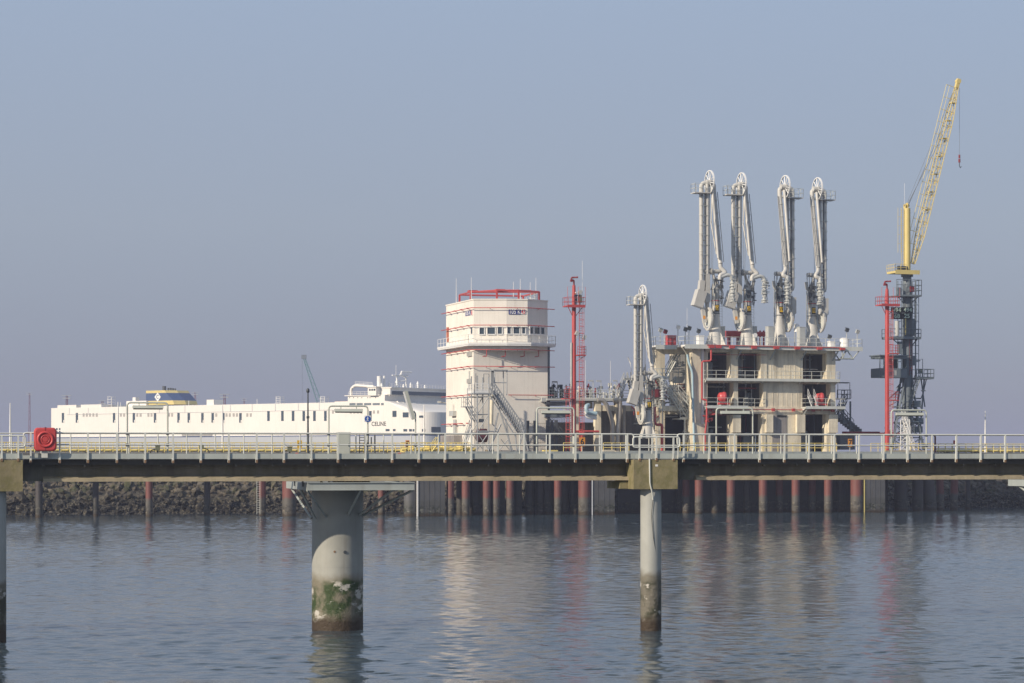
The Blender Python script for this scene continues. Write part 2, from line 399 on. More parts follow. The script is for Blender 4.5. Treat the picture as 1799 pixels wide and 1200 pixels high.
# ------------------------------------------------------------------ water, far shore, breakwater
def build_water():
    import numpy as np
    # one sheet; rows and columns lie closer together where the basin is looked at from nearby
    ys = [-45., 20., 60.]; y = 80.0
    while y < 345: ys.append(y); y += .11 + (y - 80) * .0011
    ys += [360., 400., 500., 700., 1200., 2500., 5000., 7900.]
    ys = np.array(ys); M = 430
    half = np.clip(ys * .30 + 12, 36, 118)
    s = np.linspace(-1, 1, M)
    X = half[:, None] * s[None, :]; Y = np.repeat(ys[:, None], M, 1)
    rs = np.random.RandomState(3); Z = np.zeros_like(X); slope2 = 0
    for k in range(56):
        lam = .45 * (6.5 ** (k / 55.)) ; th = rs.normal(0.35, .75); ph = rs.uniform(0, 6.28)
        st = .025 * (1.0 if lam < 1.3 else 1.3 / lam); A = st * lam / (2 * np.pi); kk = 2 * np.pi / lam
        Z += A * np.sin(kk * (X * np.sin(th) + Y * np.cos(th)) + ph)
    # gusts: calmer and rougher patches
    g = .72 + .28 * np.sin(X * .05 + 2 * np.sin(Y * .021)) * np.sin(Y * .083 + .6 * np.sin(X * .03))
    g = g * (.86 + .20 * np.sin(X * .021 + Y * .013 + 1.0) * np.sin(Y * .037 - X * .009))
    fade = np.clip((Y - 75) / 8, 0, 1) * np.clip((345 - Y) / 12, 0, 1) * np.clip((1 - np.abs(s))[None, :] * 12, 0, 1)
    Z *= g * fade
    # an old wake: a smooth slick across the basin about 246 m out, where the water mirrors the dark bank
    c = 246 + 2.5 * np.sin(X * .045) + .06 * X; k = .62 + .38 * np.sin(X * .11 + 1.3) * np.sin(X * .037)
    Z *= 1 - .93 * k * np.exp(-((Y - c) / 2.3) ** 4)
    # flat margins out to the far shore
    X = np.concatenate([np.full((len(ys), 1), -2400.), X, np.full((len(ys), 1), 2400.)], 1); Y = np.concatenate([Y[:, :1], Y, Y[:, :1]], 1); Z = np.concatenate([Z[:, :1] * 0, Z, Z[:, :1] * 0], 1)
    n, m = X.shape; co = np.stack([X, Y, Z], -1).reshape(-1, 3).astype(np.float32)
    i = np.arange(n * m).reshape(n, m); q = np.stack([i[:-1, :-1], i[:-1, 1:], i[1:, 1:], i[1:, :-1]], -1).reshape(-1)
    me = bpy.data.meshes.new('water'); me.vertices.add(n * m); me.vertices.foreach_set('co', co.reshape(-1))
    F = len(q) // 4; me.loops.add(len(q)); me.loops.foreach_set('vertex_index', q.astype(np.int32))
    me.polygons.add(F); me.polygons.foreach_set('loop_start', np.arange(0, len(q), 4, dtype=np.int32)); me.polygons.foreach_set('use_smooth', np.ones(F, dtype=bool))
    me.update(calc_edges=True); me.materials.append(MATS['water'])
    o = bpy.data.objects.new('water', me); COL.objects.link(o); o['kind'] = 'structure'
    print('water faces', F)
build_water()

def build_land():
    rnd = random.Random(4); mb = MB(); prev = None
    pts = [(x, 3000 + 120 * math.sin(x * .004)) for x in range(-2300, 2301, 100)]
    vs = []
    for x, y in pts:
        h = 3.2 + rnd.random() * 1.6
        vs += [(x, y - 14, -.5), (x, y, 2.6), (x, y + 30, h), (x, y + 900, h)]
    n = len(pts)
    mb.add(vs, [(4 * i + k, 4 * i + 4 + k, 4 * i + 5 + k, 4 * i + 1 + k) for i in range(n - 1) for k in range(3)])
    tag(mesh_obj('land', mb, 'land'), None, None, kind='structure')
build_land()

ROCKS = []
def rock_mesh(seed):
    rnd = random.Random(seed); import bmesh
    bm = bmesh.new(); bmesh.ops.create_icosphere(bm, subdivisions=1, radius=.5)
    pl = [(Vector((rnd.uniform(-1, 1), rnd.uniform(-1, 1), rnd.uniform(-1, 1))).normalized(), rnd.uniform(.22, .38)) for _ in range(9)]
    for v in bm.verts:
        for nrm, d in pl:
            e = v.co.dot(nrm) - d
            if e > 0: v.co -= nrm * e
        v.co *= rnd.uniform(.92, 1.1)
    me = bpy.data.meshes.new('rock'); bm.to_mesh(me); bm.free(); me.materials.append(MATS['rock']); return me
def build_breakwater():
    # the mound runs behind the jetty, parallel to it
    V0 = 20.0
    u0, u1 = T.u(-60, V0), T.u(1860, V0)
    prof = [(V0 - 2.5, -1.2), (V0 + 6.5, 4.6), (V0 + 8, 5.3), (V0 + 13, 5.4), (V0 + 24, -1.2)]
    mb = MB(); mb.profile(list(reversed(prof)), u0 - 40, u1 + 40)
    root = Thing('breakwater', None, None, T, (0, V0, 0), kind='structure')
    root.part('core', mb, 'rock', kind='stuff')
    meshes = [rock_mesh(k) for k in range(9)]
    rnd = random.Random(11); cand = []
    v = 0
    for row in range(13):
        f = row / 12
        vv = V0 - .9 + f * 9.0; zz = -.15 + f * 5.75
        u = u0 - 10
        while u < u1 + 10:
            sz = (.5 + .95 * rnd.random() ** 1.6) * (1.0 if row > 2 else .85)
            cand.append((u, vv + rnd.uniform(-.35, .35), zz + rnd.uniform(-.25, .25), sz, rnd.randrange(9), [rnd.uniform(0, 6.28) for _ in range(3)], [rnd.uniform(.75, 1.25) for _ in range(3)]))
            u += sz * rnd.uniform(.72, 1.0)
    # the stretches that show below the footbridge: left part and far right part
    def shows(c):
        w = T.w(c[0], c[1]); x = CX + FPX * w.x / w.y; y = HZ - FPX * (c[2] - EYE) / w.y
        return (y > 846) and (-5 < x < 545 or 640 < x < 705 or 1556 < x < 1804), x, y
    vis = [c for c in cand if shows(c)[0] and c[2] > -.3]
    vis.sort(key=lambda c: -c[3]); own = vis[:300]; ids = set(id(c) for c in own)
    for u, vv, z, sz, k, rot, s in own:
        o = bpy.data.objects.new('rock', meshes[k]); COL.objects.link(o); o.parent = root.o
        o.location = (u, vv - V0, z); o.rotation_euler = rot; o.scale = [sz * q * 1.3 for q in s]
    rest = MB()
    for c in cand:
        if id(c) in ids: continue
        u, vv, z, sz, k, rot, s = c; M = rotm(rot); me = meshes[k]
        rest.add([M @ Vector((p.co.x * sz * s[0] * 1.3, p.co.y * sz * s[1] * 1.3, p.co.z * sz * s[2] * 1.3)) + Vector((u, vv, z)) for p in me.vertices],
                 [tuple(f.vertices) for f in me.polygons])
    root.part('rubble', rest, 'rock', kind='stuff')
build_breakwater()

# ------------------------------------------------------------------ footbridge in front
BZ = dict(rail=8.86, mid=8.36, deck=7.74, kt=7.98, kb=7.75)
def build_footbridge():
    root = Thing('footbridge', 'long concrete girder footbridge with pale grey handrails crossing the whole foreground', 'footbridge', B, (0, 0, 0))
    ul, ur = B.u(-760), B.u(2900)
    deckb = MB().box((ul, .42, 7.50), (ur, 2.5, 7.70)).box((ul, .05, 7.703), (ur, 2.5, 7.742)); root.part('deck', deckb, 'deck_steel')
    posts = [105, 154.5, 205.5, 255, 304, 353, 402, 451, 499, 547, 594, 642, 689, 736, 782, 828, 874.7, 920.5, 965.8, 1011, 1056.7, 1102]
    posts2 = [1201, 1246, 1290, 1334.5, 1378, 1421, 1465.3, 1509, 1552, 1594.5, 1637, 1680, 1723, 1765.6, 1808, 1850, 1892] + [1933 + 41 * k for k in range(23)]
    posts0 = [-130 - 51 * k for k in range(12, 0, -1)] + [-130, -80, -28]; capposts = [1123.5, 1153, 1183]; capl = [3, 32]
    def post(u, v, top, parent=None, foot=7.63):
        mb = MB().box((u - .035, v - .05, foot), (u + .035, v + .01, top)); mb.box((u - .05, v - .02, foot - .04), (u + .05, v + .05, 7.78)); o = root.part('railing_post', mb, 'rail_grey'); root.part('rusty_foot', MB().box((u - .042, v - .058, foot - .06), (u + .042, v + .015, foot + .05 + random.random() * .05)), 'rust', o)
    def kerb(u0, u1, v): root.part('kerb_panel', MB().box((u0 + .045, v, BZ['kb'] + random.uniform(-.008, .008)), (u1 - .045, v + .03, BZ['kt'])), 'kerb_grey')
    def rails(x0, x1, v, top, mid, loop0, loop1):
        u0, u1 = B.u(x0, v), B.u(x1, v); pts = []
        if loop0: pts += [(u0 + .02, v, mid), (u0 - .3, v, mid), (u0 - .3, v, top)]
        pts += [(u0, v, top), (u1, v, top)] if not loop0 else [(u1 if not loop1 else u1 + .3, v, top)]
        if loop1:
            if not loop0: pts[-1] = (u1 + .3, v, top)
            pts += [(u1 + .3, v, mid), (u1 - .02, v, mid)]
        root.part('top_rail', MB().tube(rounded(pts, .13, 4), .034, 8), 'rail_grey')
        root.part('mid_rail', MB().tube([(u0, v, mid), (u1, v, mid)], .028, 8), 'rail_grey')
    for grp in (posts0, posts, posts2):
        us = [B.u(x) for x in grp]
        for u in us: post(u, 0, BZ['rail'])
        for a, b in zip(us, us[1:]): kerb(a, b, .012)
    u54 = B.u(54); post(u54, 0, BZ['rail']); kerb(u54, B.u(105), .012); kerb(B.u(1102), B.u(1118), .012); kerb(B.u(1190), B.u(1201), .012)
    rails(54, 1102, -.02, BZ['rail'], BZ['mid'], True, True)
    rails(1201, 2835, -.02, BZ['rail'], BZ['mid'], True, False)
    rails(-742, -28, -.02, BZ['rail'], BZ['mid'], False, True)
    for g, (a, b) in ((capposts, (1116, 1188)), (capl, (-16, 42))):       # lower bays in front of the pile caps
        for x in g: post(B.u(x, -.42), -.42, BZ['rail'] - .13, foot=7.70)
        us = [B.u(a, -.42)] + [B.u(x, -.42) for x in g] + [B.u(b, -.42)]
        for p, q in zip(us, us[1:]): kerb(p, q, -.40)
        rails(g[0], g[-1], -.44, BZ['rail'] - .13, BZ['mid'] - .1, True, True)
        root.part('landing_slab', MB().box((us[0], -.38, 7.52), (us[-1], .02, 7.735)), 'deck_steel')
    # railing on the far side of the walkway
    vb = 2.42; x = -100
    ub = B.u(-740, vb); ue = B.u(2840, vb)
    for k in range(int((ue - ub) / 1.26)):
        u = ub + k * 1.26; root.part('railing_post', MB().tube([(u, vb, 7.70), (u, vb, BZ['rail'])], .027, 6), 'rail_grey')
    for z in (BZ['rail'], BZ['mid']): root.part('back_rail', MB().tube([(ub, vb, z), (ue, vb, z)], .028, 6), 'rail_grey')
    root.part('back_kerb', MB().box((ub, vb + .03, 7.75), (ue, vb + .06, 7.90)), 'kerb_grey')
    # girders, span by span
    cuts = [(-1000, -42), (40, 1113), (1190, 2150), (2222, 2900)]
    for a, b in cuts:
        u0, u1 = B.u(a, .6), B.u(b, .6)
        if a == -1000: u0 = ul
        if b == 2900: u1 = ur
        for gv in (0, 1.1):
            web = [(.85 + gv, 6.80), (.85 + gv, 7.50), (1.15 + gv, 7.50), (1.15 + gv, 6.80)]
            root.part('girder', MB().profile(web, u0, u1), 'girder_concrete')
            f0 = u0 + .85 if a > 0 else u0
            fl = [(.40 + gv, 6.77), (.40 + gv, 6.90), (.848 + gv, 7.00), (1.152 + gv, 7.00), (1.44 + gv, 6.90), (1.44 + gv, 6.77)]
            root.part('girder_flange', MB().profile(fl, f0, u1 - .02), 'flange_concrete')  # lighter than the web: sunlit tan put into the flange colour
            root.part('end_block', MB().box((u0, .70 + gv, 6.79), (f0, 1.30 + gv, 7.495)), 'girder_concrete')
    # deck edge brackets
    for k in range(60):
        u = B.u(-60) + k * 1.62 + random.uniform(-.1, .1)
        if u > ur: break
        root.part('edge_bracket', MB().box((u, .30, 7.42), (u + .07, .42, 7.50)), 'girder_concrete')
    # pile caps and piles
    for (a, b), pxc in (((-38, 40), 1 - 10), ((1113.5, 1190.5), 1143.5), ((2150.5, 2221.5), 2178)):
        u0, u1 = B.u(a, -.45), B.u(b, -.45)
        cap = MB().box((u0, -.45, 6.38), (u1, 2.8, 7.70)); root.part('pile_cap', cap, 'cap_concrete')
        root.part('cap_ledge', MB().box((u0 - .38, .5, 6.39), (u0 - .002, 2.7, 6.72)), 'cap_concrete')
        for vc in (.15, ):
            up = B.u(pxc, .15)
            root.part('pile', MB().cyl((up, vc), .475, -3, 6.38, 40), 'thin_pile')
    uc = B.u(1141, -.47)
    root.part('conduit', MB().tube(rounded([(uc, -.48, 7.75), (uc + .02, -.48, 6.6), (uc + .12, -.46, 6.3), (uc + .2, -.36, 5.9)], .2), .035, 6), 'rail_grey')
    root.part('cable', MB().tube([(uc + .2, -.36, 5.9), (uc + .12, -.36, 5.2), (uc + .22, -.35, 4.2), (uc + .36, -.3, 3.5), (uc + .40, -.28, 3.0)], .012, 4), 'ink')
    root.part('cap_plate', MB().box((uc + .28, -.463, 7.40), (uc + .40, -.452, 7.49)), 'white_paint')
build_footbridge()

def build_dolphin():
    uc, vc = B.u(593, 3.75), 3.75
    root = Thing('mooring_dolphin', 'thick grey pile with a braced steel platform just under the footbridge, weed at its foot', 'dolphin', B, (uc, vc, 0))
    root.part('pile', MB().cyl((uc, vc), 1.165, -4, 6.5, 64), 'near_pile')
    root.part('pile_seam', MB().cyl((uc, vc), 1.172, 2.86, 2.90, 64), 'near_pile')
    for a, rad, mt in ((-15, .05, 'rust'), (8, .075, 'steel_dark')):
        aa = R(a - 90); root.part('bolt_plate', MB().tube([(uc + 1.15 * math.cos(aa), vc + 1.15 * math.sin(aa), 3.62 - rad), (uc + 1.19 * math.cos(aa), vc + 1.19 * math.sin(aa), 3.62 - rad)], rad, 12), mt)
    v0, v1 = .38, 7.6
    l1, r1 = B.u(540, v0), B.u(728, v0); l0 = l1
    z0, z1 = 6.36, 6.68
    root.part('front_beam', MB().box((l1, v0, z0 + .02), (r1, v0 + .03, z1)).box((l1, v0 - .06, z1), (r1, v0 + .12, z1 + .03)).box((l1, v0 - .06, z0), (r1, v0 + .12, z0 + .025)), 'steel_platform')
    root.part('side_beam', MB().box((l0, v0 + .13, z0), (l0 + .1, v1, z1)), 'steel_platform')
    root.part('side_beam', MB().box((r1 - .1, v0 + .13, z0), (r1 - .002, v1, z1)), 'steel_platform')
    root.part('back_beam', MB().box((l0 + .11, v1 - .1, z0), (r1 - .11, v1, z1)), 'steel_platform')
    root.part('grating', MB().box((l0 + .12, v0 + 1.1, z1 - .06), (r1 - .12, v1 - .12, z1 - .02)), 'deck_steel')
    def strut(x, z, v, xa, za, w=.06):
        a = Vector((B.u(x, v), v, z)); b = Vector((B.u(xa, vc - 1), vc + (-.75 if abs(xa - 593) < 40 else -.1), za)); root.part('strut', MB().tube([a, b], w, 4), 'steel_platform')
    strut(512, z0, v1 - 1.0, 552, 5.05); strut(540, z0, v0 + .3, 577, 5.02); strut(528, z0, v0 + 2.5, 556, 5.0)
    strut(634, z0, v0 + .1, 610, 5.05); strut(726, z0, v0 + .4, 634, 5.05); strut(690, z0, v0 + .1, 632, 5.2)
    # mooring hook and clutter on top
    mb = MB(); rnd = random.Random(3)
    root.part('hook_base', MB().box((uc - .3, vc - .6, z1), (uc + 1.3, vc + .6, z1 + .1)), 'steel_dark')
    for k in range(7): mb.tube([(uc - 1.2 + k * .35, v0 + .3, z1 + .05), (uc - 1.1 + k * .35, v0 + .5 + rnd.random() * .4, z1 + .02)], .05, 5)
    root.part('rope', mb, 'flange_concrete')
    for dv in (1.2, 4.0): root.part('bracket', MB().box((l0 - .05, v0 + dv, z0 + .15), (l0 - .003, v0 + dv + .2, z1 + .15)), 'steel_dark')
    c = copy_tree(root.o); d = B.u(1771, v1) - l0
    c.location = B.w(uc + d, vc, 0); c['label'] = 'second braced steel platform under the footbridge at the right edge of the picture'
    root.o['group'] = c['group'] = 'mooring dolphins by the footbridge'
build_dolphin()

# ------------------------------------------------------------------ things on the footbridge
def light_frame(x0, x1, ytop, xl0, xl1, label):
    v = 2.30; ua, ub = B.u(x0, v), B.u(x1, v); zt = B.z((x0 + x1) / 2, ytop, v)
    root = Thing('walkway_light', label, 'light frame', B, (ua, v, 7.74), 'tube light frames along the footbridge')
    root.part('frame', MB().tube(rounded([(ua, v, 7.744), (ua, v, zt), (ub, v, zt), (ub, v, 7.744)], .16, 5), .038, 8), 'lamp_grey')
    la, lb = B.u(xl0, v), B.u(xl1, v)
    lamp = root.part('lamp_housing', MB().profile([(v - .12, zt - .25), (v - .08, zt - .12), (v + .08, zt - .12), (v + .12, zt - .25)], la, lb), 'lamp_grey')
    root.part('diffuser', MB().profile([(v - .09, zt - .252), (v - .06, zt - .30), (v + .06, zt - .30), (v + .09, zt - .252)], la + .03, lb - .03), 'steel_dark', lamp)
    for u in (la + .28, lb - .28): root.part('hanger', MB().box((u - .02, v - .02, zt - .13), (u + .02, v + .02, zt)), 'lamp_grey')
    for u in (ua, ub):
        for z in (BZ['rail'], BZ['mid']): root.part('clamp', MB().box((u - .06, v - .045, z - .06), (u + .06, v + .09, z + .06)), 'steel_dark')
    return root
light_frame(223.5, 294.5, 707.5, 233, 287, 'grey light frame standing in front of the stern half of the white ship')
lf = light_frame(577.5, 646, 713.5, 588, 637, 'grey light frame with a round blue sign on its right post')
light_frame(943, 1008.5, 716.5, 951, 1001, 'grey light frame between the white control tower and the red mast')
light_frame(1258.5, 1322.5, 717.5, 1266, 1316, 'grey light frame in front of the concrete loading jetty')
light_frame(1566, 1627.5, 720.5, 1574, 1622, 'grey light frame at the foot of the crane tower')
def round_sign():
    v = 2.18; u = B.u(646, v); z = B.z(646, 736, v)
    r = Thing('round_sign', 'small round blue sign with a white walking figure on a square plate', 'sign', B, (u, v, z))
    r.part('plate', MB().box((u - .15, v + .006, z - .15), (u + .15, v + .02, z + .15)), 'white_paint')
    r.part('disc', MB().tube([(u, v - .004, z), (u, v + .005, z)], .138, 28), 'round_blue')
    f = MB().tube([(u, v - .006, z + .085), (u, v - .012, z + .085)], .022, 10)
    for a, b in (((.0, .06), (.0, -.01)), ((.0, -.01), (-.04, -.09)), ((.0, -.01), (.035, -.09)), ((.0, .05), (-.045, .0)), ((.0, .05), (.045, .01))):
        f.tube([(u + a[0], v - .009, z + a[1]), (u + b[0], v - .009, z + b[1])], .011, 5)
    r.part('pictogram', f, 'white_paint')
round_sign()
def broken_lamp():
    v = 2.30; u = B.u(730, v); z1 = B.z(730, 722, v)
    r = Thing('lamp_post', 'thin lamp post with its long tube lamp hanging askew before the bow of the ship', 'lamp', B, (u, v, 7.74))
    r.part('post', MB().tube(rounded([(u, v, 7.744), (u, v, z1 - .12), (u - .08, v, z1)], .1), .034, 8), 'lamp_grey')
    a = Vector((B.u(712.5, v - .1), v - .1, B.z(712, 687, v))); b = Vector((B.u(727, v - .1), v - .1, B.z(727, 737, v)))
    d = (b - a).normalized(); ang = math.atan2(d.x, -d.z)
    h = r.part('lamp_housing', MB().obox((a + b) / 2, (.16, .14, (b - a).length), (0, -ang, 0)), 'lamp_grey')
    r.part('diffuser', MB().obox((a + b) / 2 + Vector((-.10, -.02, 0)), (.06, .11, (b - a).length * .94), (0, -ang, 0)), 'white_paint', h)
    for z in (BZ['rail'], BZ['mid']): r.part('clamp', MB().box((u - .06, v - .045, z - .06), (u + .06, v + .09, z + .06)), 'steel_dark')
broken_lamp()
def camera_pole():
    v = 2.25; u = B.u(541, v); zt = B.z(541, 690, v)
    r = Thing('signal_pole', 'dark slim pole with a small black beacon on top, in front of the ship', 'pole', B, (u, v, 7.74))
    r.part('pole', MB().tube([(u, v, 7.744), (u, v, 8.9), (u, v, zt)], [.055, .045, .028], 8), 'steel_dark')
    r.part('beacon', MB().tube([(u, v, zt), (u, v, zt + .05), (u, v, zt + .14), (u, v, zt + .2)], [.05, .075, .07, .03], 10), 'steel_dark')
    r.part('foot', MB().box((u - .14, v - .1, 7.744), (u + .14, v + .1, 7.84)), 'steel_dark')
    for z in (BZ['rail'], BZ['mid'], 9.6): r.part('clamp', MB().box((u - .06, v - .06, z - .05), (u + .06, v + .06, z + .05)), 'steel_dark')
camera_pole()
def cabinet():
    v0, v1 = 1.75, 2.3; u0, u1 = B.u(594.5, v0), B.u(615.5, v0); z = B.z(605, 760, v0)
    r = Thing('cabinet', 'grey-green electrical cabinet behind the handrail', 'cabinet', B, ((u0 + u1) / 2, v0, 7.74))
    r.part('body', MB().box((u0, v0, 7.80), (u1, v1, z - .03)), 'lamp_grey')
    r.part('roof', MB().box((u0 - .03, v0 - .04, z - .028), (u1 + .03, v1 + .03, z + .02)), 'lamp_grey')
    r.part('door', MB().box((u0 + .03, v0 - .015, 7.86), (u1 - .03, v0 - .002, z - .07)), 'lamp_grey')
    r.part('handle', MB().box((u1 - .09, v0 - .04, 8.3), (u1 - .06, v0 - .016, 8.42)), 'steel_dark')
    r.part('plinth', MB().box((u0 + .02, v0 + .02, 7.744), (u1 - .02, v1 - .02, 7.80)), 'steel_dark')
cabinet()
def lifebuoy():
    # moulded box: two clamshell halves with the ring shape pressed into them
    v = -.16; uc = B.u(79.5, v); zc = B.z(79.5, 772, v); w, h = .475, .50
    r = Thing('lifebuoy_housing', 'red moulded lifebuoy housing fixed to the handrail at the left', 'lifebuoy', B, (uc, v, zc - h))
    def rr(w, h, rad, n=6):
        o = []
        for cx, cz, a0 in ((w - rad, h - rad, 0), (-w + rad, h - rad, 90), (-w + rad, -h + rad, 180), (w - rad, -h + rad, 270)):
            for k in range(n + 1): a = R(a0 + 90 * k / n); o.append((cx + rad * math.cos(a), cz + rad * math.sin(a)))
        return o
    rings = [(rr(w - .03, h - .03, .16), v + .10), (rr(w, h, .17), v + .07), (rr(w, h, .17), v - .10), (rr(w - .03, h - .03, .16), v - .15), (rr(w - .07, h - .07, .13), v - .165)]
    mb = MB(); n = len(rings[0][0]); vs = []
    for poly, vv in rings: vs += [(uc + a, vv, zc + b) for a, b in poly]
    fs = [(k * n + (i + 1) % n, k * n + i, (k + 1) * n + i, (k + 1) * n + (i + 1) % n) for k in range(len(rings) - 1) for i in range(n)]
    fs += [tuple(range(n)), tuple(reversed(range((len(rings) - 1) * n, len(rings) * n)))]
    mb.add(vs, fs); r.part('case', mb, 'buoy_red')
    def ring(R1, rad, dv): return MB().tube([(uc + R1 * math.cos(2 * math.pi * k / 32), v - dv, zc + R1 * math.sin(2 * math.pi * k / 32)) for k in range(32)], rad, 8, closed=True)
    r.part('ring_moulding', ring(.30, .055, .165), 'buoy_red'); r.part('ring_moulding', ring(.17, .03, .165), 'buoy_red')
    r.part('boss', MB().tube([(uc, v - .15, zc), (uc, v - .20, zc)], [.13, .11], 20), 'buoy_red')
    r.part('seam', MB().box((uc - .012, v - .172, zc - h + .03), (uc + .012, v - .163, zc - .36)).box((uc - .012, v - .172, zc + .36), (uc + .012, v - .163, zc + h - .03)), 'dark_red')
    r.part('catch', MB().box((uc - .03, v - .15, zc + h - .03), (uc + .03, v - .08, zc + h + .02)), 'dark_red')
    r.part('foot', MB().box((uc - .16, v - .04, 7.8), (uc + .1, v + .06, zc - h + .01)), 'rail_grey')
lifebuoy()
def small_bridge_things():
    def floodlight(x, y, label, flip=1):
        v = 2.1; u = B.u(x, v); z = B.z(x, y, v)
        r = Thing('junction_box', label, 'box', B, (u, v, 7.74))
        r.part('stand', MB().box((u - .03, v - .03, 7.744), (u + .03, v + .03, z - .11)), 'steel_dark')
        r.part('body', MB().box((u - .10, v - .08, z - .11), (u + .10, v + .08, z + .09)).box((u - .13, v - .1, z + .092), (u + .13, v + .1, z + .12)), 'olive')
        r.part('cable', MB().tube(rounded([(u - .1, v, z - .05), (u - .3 * flip, v, z - .1), (u - .38 * flip, v - .05, 7.76)], .12), .022, 5), 'ink')
    floodlight(277, 787, 'small olive junction box with a looping cable, in front of the ship stern')
    floodlight(354, 785, 'small olive junction box right of the first light frame', -1)
    floodlight(509, 789, 'small dark box on the walkway left of the slim pole')
    v = 2.15; u = B.u(636, v)
    r = Thing('cable_rack', 'small dark cable ladder hanging beside the round blue sign post', 'rack', B, (u, v, 7.74))
    r.part('rack', MB().ladder((u, v, 7.95), (u, v, 8.82), (.22, 0, 0), .02, .12), 'steel_dark')
    r.part('pipe_loop', MB().tube(rounded([(u + .28, v, 8.8), (u + .28, v, 8.32), (u + .42, v, 8.32), (u + .42, v, 8.72)], .1), .03, 6), 'steel_dark')
    r.part('pipe', MB().tube([(u + .58, v, 7.744), (u + .58, v, 8.82)], .035, 6), 'steel_dark')
    r.part('box', MB().box((u - .14, v - .06, 7.744), (u + .0, v + .06, 7.95)), 'steel_dark')
    for x, lab in ((521, 'red round hose reel lying left of number plate four'), (701, 'red round hose reel lying left of number plate five')):
        v = 2.0; u = B.u(x, v); z = 7.744
        r = Thing('hose_reel', lab, 'hose reel', B, (u, v, z), 'red reels on the walkway')
        r.part('drum', MB().tube([(u, v - .1, z + .12), (u, v + .1, z + .12)], .115, 20), 'buoy_red')
        r.part('flange', MB().tube([(u, v - .12, z + .14), (u, v - .1, z + .14)], .135, 20), 'buoy_red')
        r.part('foot', MB().box((u - .1, v - .09, z), (u + .1, v + .09, z + .03)), 'steel_dark')
small_bridge_things()

